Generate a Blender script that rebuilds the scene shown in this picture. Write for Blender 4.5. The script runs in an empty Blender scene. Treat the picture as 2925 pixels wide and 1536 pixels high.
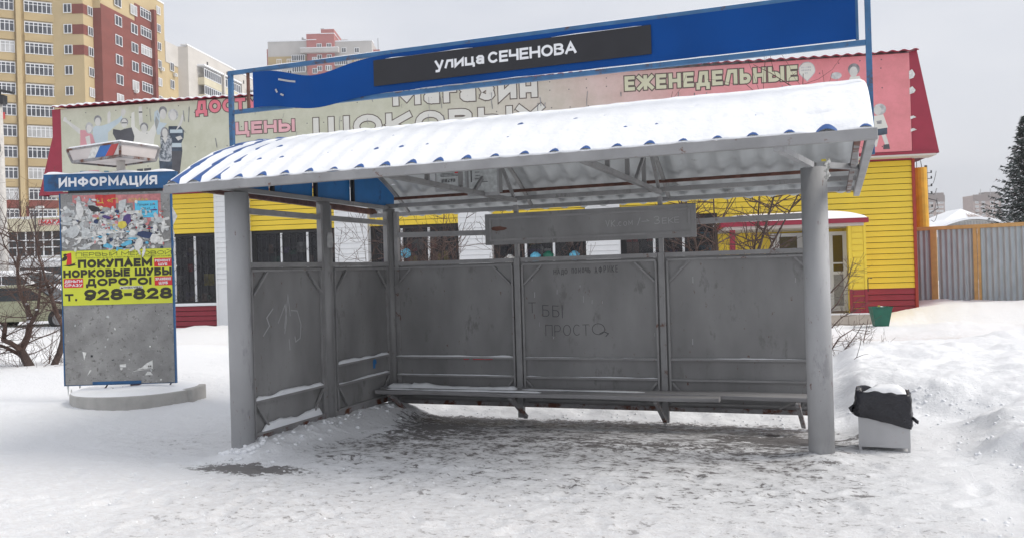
import bpy, math, random
import numpy as np
from mathutils import Vector, Matrix

# ------------------------------------------------------------------ camera, sky, sun, exposure
sc = bpy.context.scene
COL = bpy.context.collection
YAW, PITCH, ROLL = .3584, .0021, .029
cam = bpy.data.cameras.new('camera'); cam.sensor_width = 36; cam.lens = 36 * 2439.08 / 2925
cam.clip_start = .1; cam.clip_end = 6000
co = bpy.data.objects.new('camera', cam); COL.objects.link(co)
co.location = (0, 0, 1.6)
co.rotation_euler = (Matrix.Rotation(YAW, 3, 'Z') @ Matrix.Rotation(math.pi/2 + PITCH, 3, 'X') @ Matrix.Rotation(-ROLL, 3, 'Z')).to_euler()
sc.camera = co

SUN_AZ, SUN_EL = math.radians(14), math.radians(43)      # direction towards the sun, from +X towards +Y
w = bpy.data.worlds.new('World'); sc.world = w; w.use_nodes = True
nt = w.node_tree; N = nt.nodes; L = nt.links
bg = N['Background']; out = N['World Output']
sky = N.new('ShaderNodeTexSky'); sky.sky_type = 'NISHITA'; sky.sun_disc = False
sky.sun_elevation = SUN_EL; sky.sun_rotation = math.pi/2 - SUN_AZ
sky.air_density = 1; sky.dust_density = 3
tc = N.new('ShaderNodeTexCoord')
mp = N.new('ShaderNodeMapping'); mp.inputs['Scale'].default_value = (1.2, 1.2, 4.0)
ns = N.new('ShaderNodeTexNoise'); ns.inputs['Scale'].default_value = 1.6; ns.inputs['Detail'].default_value = 5
cr = N.new('ShaderNodeValToRGB')
cr.color_ramp.elements[0].position = .3; cr.color_ramp.elements[0].color = (5.7, 5.95, 6.6, 1)
cr.color_ramp.elements[1].position = .7; cr.color_ramp.elements[1].color = (7.5, 7.6, 7.9, 1)
mx = N.new('ShaderNodeMixRGB'); mx.inputs[0].default_value = .95
L.new(tc.outputs['Generated'], mp.inputs[0]); L.new(mp.outputs[0], ns.inputs[0]); L.new(ns.outputs[0], cr.inputs[0])
L.new(sky.outputs[0], mx.inputs[1]); L.new(cr.outputs[0], mx.inputs[2]); L.new(mx.outputs[0], bg.inputs[0])
bg.inputs[1].default_value = .088
sl = bpy.data.lights.new('sun', 'SUN'); sl.energy = 1.85; sl.angle = math.radians(24); sl.color = (1, .95, .88)
so = bpy.data.objects.new('sun', sl); COL.objects.link(so)
sd = Vector((math.cos(SUN_EL)*math.cos(SUN_AZ), math.cos(SUN_EL)*math.sin(SUN_AZ), math.sin(SUN_EL)))
so.rotation_euler = sd.to_track_quat('Z', 'Y').to_euler()
sc.view_settings.view_transform = 'Standard'; sc.view_settings.look = 'None'
sc.view_settings.exposure = 0.51; sc.view_settings.gamma = 1
sc.view_settings.use_curve_mapping = False
sc.render.engine = 'CYCLES'
sc.cycles.max_bounces = 8; sc.cycles.transparent_max_bounces = 12

rnd = random.Random(7)

# ------------------------------------------------------------------ helpers
def mat(name, col, rough=.6, metal=0., var=.12, scale=4., bump=0., bscale=30., rust=0., rustcol=(.12, .035, .015),
        stain=0., staincol=(.05, .045, .04), coat=0., spec=.5, sscale=2.2, stretch=(1, 1, 1), rscale=3.):
    m = bpy.data.materials.new(name); m.use_nodes = True
    t = m.node_tree; n = t.nodes; l = t.links
    b = n['Principled BSDF']; b.inputs['Roughness'].default_value = rough; b.inputs['Metallic'].default_value = metal
    b.inputs['Specular IOR Level'].default_value = spec
    if coat: b.inputs['Coat Weight'].default_value = coat
    tcn = n.new('ShaderNodeTexCoord'); mpn = n.new('ShaderNodeMapping'); mpn.inputs['Scale'].default_value = stretch
    l.new(tcn.outputs['Object'], mpn.inputs[0])
    no = n.new('ShaderNodeTexNoise'); no.inputs['Scale'].default_value = scale; no.inputs['Detail'].default_value = 6
    l.new(mpn.outputs[0], no.inputs[0])
    c1 = tuple(max(0, x*(1-var)) for x in col); c2 = tuple(min(1, x*(1+var)) for x in col)
    r = n.new('ShaderNodeValToRGB'); r.color_ramp.elements[0].position = .3; r.color_ramp.elements[1].position = .7
    r.color_ramp.elements[0].color = (*c1, 1); r.color_ramp.elements[1].color = (*c2, 1)
    l.new(no.outputs[0], r.inputs[0]); last = r.outputs[0]
    for amt, cc, sc_, sd_ in ((stain, staincol, sscale, 3.1), (rust, rustcol, rscale, 11.7)):
        if amt:
            n2 = n.new('ShaderNodeTexNoise'); n2.inputs['Scale'].default_value = sc_; n2.inputs['Detail'].default_value = 10
            n2.inputs['Roughness'].default_value = .7
            mp2 = n.new('ShaderNodeMapping'); mp2.inputs['Location'].default_value = (sd_, sd_, sd_)
            l.new(mpn.outputs[0], mp2.inputs[0]); l.new(mp2.outputs[0], n2.inputs[0])
            r2 = n.new('ShaderNodeValToRGB'); e = r2.color_ramp.elements
            e[0].position = .66 - amt*.22; e[0].color = (0, 0, 0, 1); e[1].position = .72 - amt*.18; e[1].color = (1, 1, 1, 1)
            l.new(n2.outputs[0], r2.inputs[0])
            mm = n.new('ShaderNodeMixRGB'); mm.inputs[2].default_value = (*cc, 1)
            l.new(r2.outputs[0], mm.inputs[0]); l.new(last, mm.inputs[1]); last = mm.outputs[0]
    l.new(last, b.inputs['Base Color'])
    if bump:
        n3 = n.new('ShaderNodeTexNoise'); n3.inputs['Scale'].default_value = bscale; n3.inputs['Detail'].default_value = 8
        l.new(mpn.outputs[0], n3.inputs[0])
        bp = n.new('ShaderNodeBump'); bp.inputs['Strength'].default_value = bump; bp.inputs['Distance'].default_value = .02
        l.new(n3.outputs[0], bp.inputs['Height']); l.new(bp.outputs[0], b.inputs['Normal'])
    return m

M = {}
M['grey'] = mat('grey_paint_shaded', (.245, .243, .243), .55, var=.22, scale=2.2, bump=.25, bscale=5, stain=.42, staincol=(.19, .187, .185), sscale=5, stretch=(1, 1, .45), rust=.10, rscale=22, spec=.35)  # interior copy of the column paint, its shade put into the darker grey
M['grey_rail'] = mat('grey_paint_rail', (.27, .267, .268), .5, var=.14, scale=6, bump=.2, bscale=30, rust=.2, rscale=7)
M['grey_rusty'] = mat('grey_paint_rusty', (.27, .265, .27), .6, var=.2, scale=6, bump=.3, bscale=30, rust=.75, rscale=5)
M['grey_light'] = mat('grey_paint_lit', (.36, .363, .372), .62, var=.14, scale=3, bump=.15, bscale=9, rust=.13, rscale=26, stain=.35, staincol=(.28, .28, .29), sscale=5, stretch=(1, 1, .35), spec=.3)  # paler copy of the same paint for the lit columns and beams
M['grey_beam'] = mat('grey_paint_beam', (.28, .28, .285), .6, var=.15, scale=4, bump=.15, bscale=20, rust=.16, rscale=12, stain=.2, staincol=(.2, .2, .2))
M['rust'] = mat('rusty_steel_and_shade', (.13, .06, .045), .8, var=.4, scale=12, bump=.3)  # real rust; its dark brown also serves as shade on the left side beam
M['sheet_under'] = mat('galvanised_underside', (.46, .48, .49), .45, metal=.2, var=.12, scale=2, stain=.25, staincol=(.25, .25, .25))
M['blue'] = mat('blue_frame_paint', (.04, .13, .27), .55, var=.2, scale=7, rust=.42, rscale=6, rustcol=(.09, .04, .03))
M['blue_roof'] = mat('blue_roof_tile', (.018, .08, .27), .45, var=.12)
M['blue_sheet'] = mat('blue_plastic_sheet', (.003, .055, .235), .5, var=.14, scale=1.3, spec=.12)
M['blue_gable'] = mat('blue_gable_panel', (.02, .16, .42), .5, var=.15, scale=3, stain=.2, staincol=(.02, .08, .22))
M['black_plate'] = mat('black_plate', (.012, .012, .016), .35, var=.2)
M['white_print'] = mat('white_print', (.75, .76, .78), .5, var=.04)
M['snow'] = mat('snow', (.86, .875, .90), .75, var=.02, scale=5, bump=.35, bscale=22)
M['snow_dirty'] = mat('dirty_snow', (.62, .60, .58), .8, var=.2, scale=9, bump=.6, bscale=20)
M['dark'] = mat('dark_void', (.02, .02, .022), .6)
M['marker'] = mat('black_marker', (.045, .045, .05), .6)
M['chalk'] = mat('pale_scratch', (.40, .40, .41), .7)
M['wood_grey'] = mat('grey_painted_wood', (.27, .265, .27), .6, var=.2, scale=5, bump=.4, bscale=18, stretch=(.3, 4, 4), stain=.2, staincol=(.12, .1, .09))
M['white_siding'] = mat('white_siding', (.72, .73, .74), .45, var=.03)
M['yellow_siding'] = mat('yellow_siding', (.80, .585, .045), .45, var=.04, scale=1.5)
M['red_siding'] = mat('crimson_siding', (.27, .018, .035), .45, var=.1, scale=2)
M['red_metal'] = mat('crimson_metal', (.30, .018, .045), .4, var=.08)
M['red_trim'] = mat('red_trim', (.32, .03, .015), .5, var=.1)
M['pvc'] = mat('white_pvc', (.75, .76, .77), .35, var=.03)
M['grille'] = mat('black_grille', (.015, .015, .017), .5)
M['ochre'] = mat('ochre_paint', (.54, .32, .12), .55, var=.12, scale=6, bump=.1)
M['galv'] = mat('galvanised_sheet', (.38, .42, .45), .5, metal=.2, var=.12, scale=3, stretch=(3, 3, .6))
M['yellow_pipe'] = mat('yellow_pipe_paint', (.70, .38, .03), .5, var=.15)
M['concrete'] = mat('concrete', (.42, .41, .39), .85, var=.12, scale=6, bump=.4, bscale=40, stain=.2, staincol=(.28, .27, .25))
M['concrete_pale'] = mat('pale_concrete', (.55, .53, .50), .85, var=.12, scale=6, bump=.3, stain=.15, staincol=(.3, .29, .27))
M['tile_step'] = mat('beige_stone_tile', (.47, .41, .35), .7, var=.12, scale=3)
M['bark'] = mat('bark', (.075, .052, .045), .9, var=.3, scale=20, bump=.6, bscale=60)
M['twig'] = mat('twig', (.09, .055, .045), .85, var=.3, scale=9)
M['twig_grey'] = mat('twig_grey', (.11, .09, .085), .85, var=.3, scale=9)
M['spruce'] = mat('spruce_needles', (.05, .07, .065), .7, var=.4, scale=3)
M['green_plastic'] = mat('green_painted_tin', (.006, .11, .07), .5, var=.15, scale=5)
M['car_green'] = mat('olive_car_paint', (.40, .40, .25), .35, metal=.15, var=.05, coat=.6, scale=1)
M['car_white'] = mat('white_car_paint', (.7, .7, .7), .3, var=.04, coat=.5)
M['car_glass'] = mat('car_glass', (.02, .028, .032), .08, var=.3)
M['tyre'] = mat('tyre_rubber', (.025, .024, .025), .8)
M['rim'] = mat('wheel_rim', (.32, .32, .32), .35, metal=.6)
M['bag'] = mat('black_plastic_bag', (.012, .012, .018), .25, var=.3, bump=.9, bscale=14)
M['bin_metal'] = mat('grey_bin_steel', (.42, .42, .43), .5, var=.08, scale=4, rust=.16, rscale=10, rustcol=(.3, .12, .06))
M['win_dark'] = mat('far_window_glass', (.075, .08, .095), .3, var=.6, scale=.35, spec=.25)
M['win_cream'] = mat('far_window_curtain', (.40, .40, .40), .3, var=.3, scale=.5)
M['apt_yellow'] = mat('ochre_brick', (.44, .335, .18), .85, var=.10, scale=.25, bump=.05, stretch=(1, 1, 2.5))
M['apt_yellow2'] = mat('ochre_brick_band', (.50, .39, .22), .85, var=.08, scale=.3)
M['apt_red'] = mat('red_brick_wall', (.20, .055, .042), .85, var=.12, scale=.3, stretch=(1, 1, 2.5))
M['apt_white'] = mat('white_silicate_brick', (.56, .53, .49), .85, var=.08, scale=.3, stretch=(1, 1, 2))
M['apt_grey'] = mat('grey_silicate_brick', (.50, .48, .46), .85, var=.08, scale=.3)
M['apt_pink'] = mat('pink_brick', (.42, .16, .15), .85, var=.1, scale=.3)
M['apt_dark'] = mat('dark_brown_brick', (.14, .085, .075), .85, var=.15, scale=.3)
M['apt_brown'] = mat('brown_brick', (.32, .22, .19), .85, var=.15, scale=.3)
M['cream'] = mat('cream_cladding', (.60, .55, .40), .7, var=.1, scale=.6)
M['poster_y'] = mat('lime_poster', (.62, .66, .045), .5, var=.05, scale=6)
M['poster_red'] = mat('red_label', (.62, .02, .03), .5, var=.06)
M['poster_black'] = mat('black_print', (.025, .022, .012), .5, var=.2)
M['kiosk_grey'] = mat('weathered_grey_board', (.27, .268, .262), .75, var=.22, scale=5, bump=.5, bscale=60, stain=.42, staincol=(.15, .145, .14), sscale=18, rust=.22, rustcol=(.46, .46, .45), rscale=24)
M['kiosk_blue'] = mat('kiosk_blue_paint', (.01, .085, .22), .45, var=.2, scale=8, stain=.15, staincol=(.02, .04, .09))
M['sticker_blue'] = mat('cyan_paper', (.10, .52, .75), .6, var=.04)
M['flag_blue'] = mat('flag_blue', (.02, .13, .42), .5, var=.1)
M['flag_red'] = mat('flag_red', (.45, .05, .05), .5, var=.1)
M['pink_paper'] = mat('pinkish_white_panel', (.62, .57, .55), .6, var=.08, scale=5)
for k, c in dict(s_white=(.66, .66, .64), s_pale=(.50, .52, .52), s_grey=(.34, .34, .34), s_red=(.52, .05, .05), s_pink=(.55, .22, .22),
                 s_navy=(.03, .05, .12), s_dark=(.03, .03, .035), s_cyan=(.12, .42, .60), s_yellow=(.60, .50, .08), s_purple=(.09, .06, .20)).items():
    M[k] = mat('paper_' + k[2:], c, .7, var=.22, scale=22)
# faded banner print, drifting from pale olive to pink towards its right end
m = mat('faded_banner', (.57, .57, .46), .6, var=.05, scale=.8)
t = m.node_tree; b = t.nodes['Principled BSDF']; src = b.inputs['Base Color'].links[0].from_socket
tcn = t.nodes.new('ShaderNodeTexCoord'); sx = t.nodes.new('ShaderNodeSeparateXYZ'); t.links.new(tcn.outputs['Object'], sx.inputs[0])
nz = t.nodes.new('ShaderNodeTexNoise'); nz.inputs['Scale'].default_value = .7; nz.inputs['Detail'].default_value = 3; t.links.new(tcn.outputs['Object'], nz.inputs[0])
ad = t.nodes.new('ShaderNodeMath'); ad.operation = 'MULTIPLY_ADD'; t.links.new(nz.outputs[0], ad.inputs[0]); ad.inputs[1].default_value = 2.5; t.links.new(sx.outputs[0], ad.inputs[2])
mr = t.nodes.new('ShaderNodeMapRange'); mr.inputs[1].default_value = -15; mr.inputs[2].default_value = -1; t.links.new(ad.outputs[0], mr.inputs[0])
cr = t.nodes.new('ShaderNodeValToRGB'); e = cr.color_ramp.elements; e[0].color = (.57, .57, .46, 1); e[0].position = .1
e[1].color = (.74, .25, .28, 1); e[1].position = .95; x_ = e.new(.45); x_.color = (.62, .56, .50, 1); x_ = e.new(.62); x_.color = (.66, .44, .42, 1); x_ = e.new(.8); x_.color = (.74, .30, .32, 1)
t.links.new(mr.outputs[0], cr.inputs[0])
mm = t.nodes.new('ShaderNodeMixRGB'); mm.blend_type = 'MULTIPLY'; mm.inputs[0].default_value = .0
st = t.nodes.new('ShaderNodeTexNoise'); st.inputs['Scale'].default_value = 1.3; st.inputs['Detail'].default_value = 9; st.inputs['Roughness'].default_value = .75
t.links.new(tcn.outputs['Object'], st.inputs[0])
sr = t.nodes.new('ShaderNodeValToRGB'); sr.color_ramp.elements[0].position = .38; sr.color_ramp.elements[0].color = (.86, .86, .82, 1); sr.color_ramp.elements[1].position = .6; sr.color_ramp.elements[1].color = (1, 1, 1, 1)
t.links.new(st.outputs[0], sr.inputs[0]); mm.inputs[0].default_value = 1
t.links.new(cr.outputs[0], mm.inputs[1]); t.links.new(sr.outputs[0], mm.inputs[2]); t.links.new(mm.outputs[0], b.inputs['Base Color'])
M['banner'] = m
M['b_dark'] = mat('print_dark_grey', (.075, .075, .085), .6, var=.25, scale=3)
M['b_navy'] = mat('print_navy', (.05, .07, .10), .6, var=.4, scale=6)
M['b_pattern'] = mat('print_black_white_pattern', (.10, .12, .14), .6, var=.3, scale=9, rust=.9, rustcol=(.45, .47, .5), rscale=9)
M['b_pink'] = mat('print_faded_pink', (.62, .30, .33), .6, var=.12, scale=2)
M['b_letterpink'] = mat('print_letter_pink', (.74, .20, .25), .6, var=.1, scale=2)
M['b_letterpale'] = mat('print_letter_pale_pink', (.72, .40, .43), .6, var=.1, scale=2)
M['b_white'] = mat('print_off_white', (.68, .67, .62), .6, var=.05, scale=2)
M['b_cream'] = mat('print_cream', (.60, .59, .42), .6, var=.05, scale=2)
M['b_skin'] = mat('print_faded_skin', (.60, .59, .56), .6, var=.08, scale=5)
M['b_blue'] = mat('print_faded_blue', (.48, .56, .60), .6, var=.08, scale=2)
M['b_jean'] = mat('print_jeans', (.10, .22, .30), .6, var=.4, scale=5)
M['b_hair'] = mat('print_hair', (.24, .24, .25), .6, var=.4, scale=9)
M['b_hair_light'] = mat('print_fair_hair', (.46, .46, .46), .6, var=.3, scale=9)
M['b_brown'] = mat('print_outline_brown', (.10, .075, .065), .6, var=.2, scale=4)
# translucent dark shop glass
m = bpy.data.materials.new('shop_glass'); m.use_nodes = True
t = m.node_tree; b = t.nodes['Principled BSDF']; b.inputs['Base Color'].default_value = (.03, .03, .035, 1); b.inputs['Roughness'].default_value = .06
tr = t.nodes.new('ShaderNodeBsdfTransparent'); ms = t.nodes.new('ShaderNodeMixShader'); ms.inputs[0].default_value = .45
t.links.new(tr.outputs[0], ms.inputs[1]); t.links.new(b.outputs[0], ms.inputs[2]); t.links.new(ms.outputs[0], t.nodes['Material Output'].inputs[0])
M['shop_glass'] = m

ROOT = {}
def props(o, label=None, cat=None, group=None, kind=None):
    if label: o['label'] = label
    if cat: o['category'] = cat
    if group: o['group'] = group
    if kind: o['kind'] = kind
    return o
def thing(name, label, cat, loc=(0, 0, 0), rot=0., group=None):
    o = bpy.data.objects.new(name, None); COL.objects.link(o)
    o.location = loc; o.rotation_euler = (0, 0, rot); o.empty_display_size = .2
    ROOT[o.name] = (Matrix.Translation(loc) @ Matrix.Rotation(rot, 4, 'Z')).inverted()
    return props(o, label, cat, group)

class MB:
    """collects geometry; build() links it as one mesh object"""
    def __init__(s): s.v = []; s.f = []; s.m = []
    def add(s, vs, fs, mi=0):
        k = len(s.v); s.v += [tuple(p) for p in vs]; s.f += [tuple(k+i for i in f) for f in fs]; s.m += [mi]*len(fs); return s
    def box(s, a, b, mi=0):
        x0, y0, z0 = [min(p, q) for p, q in zip(a, b)]; x1, y1, z1 = [max(p, q) for p, q in zip(a, b)]
        return s.add([(x0,y0,z0),(x1,y0,z0),(x1,y1,z0),(x0,y1,z0),(x0,y0,z1),(x1,y0,z1),(x1,y1,z1),(x0,y1,z1)],
                     [(0,3,2,1),(4,5,6,7),(0,1,5,4),(1,2,6,5),(2,3,7,6),(3,0,4,7)], mi)
    def bar(s, p, q, w_, h_, up=(0, 0, 1), mi=0):
        p = Vector(p); q = Vector(q); d = (q-p).normalized(); u = Vector(up)
        if abs(d.dot(u)) > .98: u = Vector((1, 0, 0))
        a = d.cross(u).normalized()*w_/2; c = a.cross(d).normalized()*h_/2
        vs = [p-a-c, p+a-c, p+a+c, p-a+c, q-a-c, q+a-c, q+a+c, q-a+c]
        return s.add(vs, [(0,3,2,1),(4,5,6,7),(0,1,5,4),(1,2,6,5),(2,3,7,6),(3,0,4,7)], mi)
    def tube(s, pts, rads, n=8, mi=0, cap=True):
        pts = [Vector(p) for p in pts]
        if not isinstance(rads, (list, tuple)): rads = [rads]*len(pts)
        rings = []; prev = None
        for i, p in enumerate(pts):
            d = (pts[min(i+1, len(pts)-1)] - pts[max(i-1, 0)])
            d = d.normalized() if d.length > 1e-9 else Vector((0, 0, 1))
            if prev is None:
                a = d.cross(Vector((0, 0, 1)) if abs(d.z) < .9 else Vector((1, 0, 0))).normalized()
            else:
                a = (prev - d*prev.dot(d)); a = a.normalized() if a.length > 1e-6 else d.orthogonal().normalized()
            prev = a; c = d.cross(a)
            rings.append([p + (a*math.cos(2*math.pi*k/n) + c*math.sin(2*math.pi*k/n))*rads[i] for k in range(n)])
        vs = [v for r in rings for v in r]; fs = []
        for i in range(len(rings)-1):
            for k in range(n):
                fs.append((i*n+k, i*n+(k+1) % n, (i+1)*n+(k+1) % n, (i+1)*n+k))
        if cap: fs.append(tuple(range(n-1, -1, -1))); fs.append(tuple((len(rings)-1)*n+k for k in range(n)))
        return s.add(vs, fs, mi)
    def prism(s, poly, org, ux, uy, nn, d0, d1, mi=0):
        """polygon in the (ux,uy) plane through org, between heights d0 and d1 along nn (front cap at d1)"""
        org, ux, uy, nn = map(Vector, (org, ux, uy, nn)); n = len(poly)
        vs = [org+ux*x+uy*y+nn*d0 for x, y in poly] + [org+ux*x+uy*y+nn*d1 for x, y in poly]
        return s.add(vs, [tuple(range(n-1, -1, -1)), tuple(range(n, 2*n))] + [(k, (k+1) % n, n+(k+1) % n, n+k) for k in range(n)], mi)
    def grid(s, fn, nu, nv, mi=0, flip=False):
        vs = [fn(i/nu, j/nv) for j in range(nv+1) for i in range(nu+1)]
        fs = [(j*(nu+1)+i, j*(nu+1)+i+1, (j+1)*(nu+1)+i+1, (j+1)*(nu+1)+i) for j in range(nv) for i in range(nu)]
        if flip: fs = [f[::-1] for f in fs]
        return s.add(vs, fs, mi)
    def build(s, name, mats, parent=None, local=False, smooth=False, label=None, bevel=0, kind=None, root=None):
        if not isinstance(mats, (list, tuple)): mats = [mats]
        me = bpy.data.meshes.new(name)
        vs = s.v
        if parent is not None and not local:
            r = parent
            while r.parent: r = r.parent
            im = ROOT[r.name]; vs = [tuple(im @ Vector(v)) for v in vs]
        me.from_pydata(vs, [], s.f)
        for mm_ in mats: me.materials.append(M[mm_] if isinstance(mm_, str) else mm_)
        if len(mats) > 1: me.polygons.foreach_set('material_index', s.m)
        if smooth: me.polygons.foreach_set('use_smooth', [True]*len(me.polygons))
        me.update()
        o = bpy.data.objects.new(name, me); COL.objects.link(o)
        if parent is not None: o.parent = parent
        if bevel:
            bm_ = o.modifiers.new('bevel', 'BEVEL'); bm_.width = bevel; bm_.segments = 1; bm_.limit_method = 'ANGLE'
        props(o, label=label, kind=kind); return o

def piece(name, mesh, parent, loc, rot=(0, 0, 0), scale=(1, 1, 1)):
    o = bpy.data.objects.new(name, mesh); COL.objects.link(o); o.parent = parent; o.location = loc; o.rotation_euler = rot; o.scale = scale
    return o

# frame turned to face along the street (r to the right, D away)
Fh = Vector((-math.sin(YAW), math.cos(YAW), 0)); Rh = Vector((math.cos(YAW), math.sin(YAW), 0))
def W(r, D, z=0.): v = Rh*r + Fh*D; return (v.x, v.y, z)

# ---- stroke alphabet
def arc(cx, cy, rx, ry, a0, a1, n=7): return [(cx+rx*math.cos(math.radians(a0+(a1-a0)*i/n)), cy+ry*math.sin(math.radians(a0+(a1-a0)*i/n))) for i in range(n+1)]
def bowl(x0, x1, y0, y1): return [(x0, y1)] + arc(x1-(x1-x0)*.42, (y0+y1)/2, (x1-x0)*.42, (y1-y0)/2, 90, -90) + [(x0, y0)]
G = {
 'А': (.95, [[(0,0),(.5,1),(1,0)],[(.2,.3),(.8,.3)]]), 'Б': (.85, [[(.9,1),(0,1),(0,0)]+bowl(.01,1,0,.58)[::-1][1:]]),
 'В': (.85, [[(0,0),(0,1)]+bowl(0.01,.9,.52,1)[1:]+bowl(.01,1,0,.52)[1:]]), 'Г': (.7, [[(0,0),(0,1),(1,1)]]),
 'Д': (1.0, [[(0,-.22),(0,0),(1,0),(1,-.22)],[(.16,0),(.32,1),(.85,1),(.85,0)]]), 'Е': (.78, [[(1,1),(0,1),(0,0),(1,0)],[(0,.5),(.9,.5)]]),
 'Ж': (1.25, [[(0,0),(.42,.5),(0,1)],[(1,0),(.58,.5),(1,1)],[(.5,0),(.5,1)]]),
 'З': (.8, [[(.02,.86)]+arc(.45,.76,.42,.24,140,-90)+arc(.45,.26,.5,.26,90,-145)]),
 'И': (.95, [[(0,1),(0,0),(1,1),(1,0)]]), 'Й': (.95, [[(0,1),(0,0),(1,1),(1,0)],[(.3,1.3),(.5,1.2),(.7,1.3)]]),
 'К': (.88, [[(0,0),(0,1)],[(1,1),(.12,.5),(1,0)]]), 'Л': (.9, [[(0,0),(.3,1),(1,1),(1,0)]]),
 'М': (1.15, [[(0,0),(0,1),(.5,.25),(1,1),(1,0)]]), 'Н': (.92, [[(0,0),(0,1)],[(1,0),(1,1)],[(0,.5),(1,.5)]]),
 'О': (1.0, [arc(.5,.5,.5,.5,90,450,16)]), 'П': (.92, [[(0,0),(0,1),(1,1),(1,0)]]),
 'Р': (.82, [[(0,0),(0,1)]+bowl(.01,1,.42,1)[1:]]), 'С': (.92, [arc(.52,.5,.52,.5,48,312,12)]),
 'Т': (.85, [[(0,1),(1,1)],[(.5,1),(.5,0)]]), 'У': (.85, [[(0,1),(.52,.36)],[(1,1),(.42,0),(.1,0)]]),
 'Ф': (1.2, [arc(.5,.52,.5,.34,90,450,16),[(.5,0),(.5,1.05)]]), 'Х': (.9, [[(0,0),(1,1)],[(0,1),(1,0)]]),
 'Ц': (1.0, [[(0,1),(0,0),(1,0),(1,-.22)],[(.84,0),(.84,1)]]), 'Ч': (.85, [[(0,1),(0,.45),(1,.45)],[(1,1),(1,0)]]),
 'Ш': (1.3, [[(0,1),(0,0),(1,0),(1,1)],[(.5,0),(.5,1)]]), 'Ы': (1.15, [[(0,1),(0,0)]+bowl(.01,.68,0,.56)[::-1][1:],[(1,0),(1,1)]]),
 'Ь': (.8, [[(0,1),(0,0)]+bowl(.01,1,0,.56)[::-1][1:]]), 'Я': (.88, [[(1,0),(1,1)]+[(1-x, y) for x, y in bowl(.01,1,.42,1)[1:]],[(.5,.42),(.02,0)]]),
 'Ю': (1.3, [[(0,0),(0,1)],arc(.65,.5,.35,.5,90,450,14),[(0,.5),(.3,.5)]]),
 'а': (.68, [[(.08,.58),(.3,.72),(.75,.7),(.9,.55),(.9,0)],arc(.45,.2,.42,.2,90,450,10)]), 'у': (.68, [[(0,.72),(.5,.06)],[(1,.72),(.42,-.26),(.1,-.26)]]),
 'р': (.68, [[(0,-.28),(0,.72)]+bowl(.01,1,0,.72)[1:]]),
 '0': (.75, [arc(.5,.5,.5,.5,90,450,14)]), '1': (.45, [[(0,.75),(.6,1),(.6,0)]]), '2': (.75, [arc(.5,.72,.48,.28,165,-35,8)+[(0,0),(1,0)]]),
 '4': (.8, [[(.72,0),(.72,1),(0,.3),(1,.3)]]), '6': (.78, [arc(.5,.3,.5,.3,90,450,12),[(.0,.3),(.12,.75),(.5,1),(.9,.9)]]),
 '7': (.75, [[(0,1),(1,1),(.35,0)]]), '8': (.8, [arc(.5,.75,.42,.25,90,450,12),arc(.5,.26,.5,.26,90,450,12)]),
 '9': (.78, [arc(.5,.7,.5,.3,90,450,12),[(1,.7),(.88,.25),(.5,0),(.1,.1)]]),
 '!': (.2, [[(.5,.3),(.5,1)],[(.5,0),(.5,.07)]]), '.': (.18, [[(.5,0),(.5,.06)]]), '-': (.5, [[(0,.45),(1,.45)]]), '/': (.5, [[(0,-.1),(1,1.1)]]),
 '«': (.6, [[(.45,.75),(0,.5),(.45,.25)],[(1,.75),(.55,.5),(1,.25)]]), '»': (.6, [[(0,.75),(.45,.5),(0,.25)],[(.55,.75),(1,.5),(.55,.25)]]),
 'D': (.88, [[(0,0),(0,1)]+bowl(.01,1,0,1)[1:]]), 'R': (.85, [[(0,0),(0,1)]+bowl(.01,1,.42,1)[1:],[(.5,.42),(1,0)]]),
 'W': (1.3, [[(0,1),(.25,0),(.5,.8),(.75,0),(1,1)]]), 'U': (.88, [[(0,1),(0,.35)]+arc(.5,.35,.5,.35,180,360,8)+[(1,1)]]), 'Y': (.88, [[(0,1),(.5,.45),(1,1)],[(.5,.45),(.5,0)]]),
 'V': (.9, [[(0,1),(.5,0),(1,1)]]), '|': (.1, [[(.5,-.1),(.5,1.05)]]), '~': (1.2, [[(0,.3),(.2,.55),(.4,.3),(.6,.55),(.8,.3),(1,.5)]]), '→': (1.2, [[(0,.5),(1,.5),(.7,.75)]]),
}
for a_, b_ in zip('ABCEHKMOPTX', 'АВСЕНКМОРТХ'): G[a_] = G[b_]
def text_width(s_, wgt, wx, sp):
    x = 0
    for ch in s_:
        if ch == ' ': x += .5*wx; continue
        low = ch not in G; g = G.get(ch) or G[ch.upper()]
        x += g[0]*wx*(.76 if low else 1) + sp
    return x - sp
def text(mb, s_, org, ux, uy, nn, h, wgt=.16, wx=1., sp=.18, depth=.003, base=0., grow=0., fit=None, mi=0, jitter=0., closed_gap=0):
    """letters in cap-height units; fit = total width in metres"""
    ux, uy, nn, org = map(Vector, (ux, uy, nn, org))
    if fit: # solve for the width factor
        lo, hi = .2, 4.
        for _ in range(30):
            mid = (lo+hi)/2
            if text_width(s_, wgt, mid, sp)*h > fit: hi = mid
            else: lo = mid
        wx = lo
    x = 0; k = 0
    for ch in s_:
        if ch == ' ': x += .5*wx; continue
        low = ch not in G; g = G.get(ch) or G[ch.upper()]; scl = .74 if low else 1.
        w_ = g[0]*wx*(.76 if low else 1)
        jx, jy = (rnd.uniform(-jitter, jitter), rnd.uniform(-jitter, jitter)) if jitter else (0, 0)
        for st_ in g[1]:
            pts = []
            for px, py in st_:
                yy = wgt/2 + py*(scl-wgt) if py >= 0 else py*scl + wgt/2
                pts.append(Vector((x + wgt/2 + px*(max(w_-wgt, .02)) + jx, yy + jy)))
            closed = (pts[0]-pts[-1]).length < 1e-4
            strip(mb, pts, (wgt+grow)/2, closed, org, ux*h, uy*h, nn, base + k*.00025, depth + base + k*.00025, mi); k = (k+1) % 8
        x += w_ + sp
    return x*h
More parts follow.
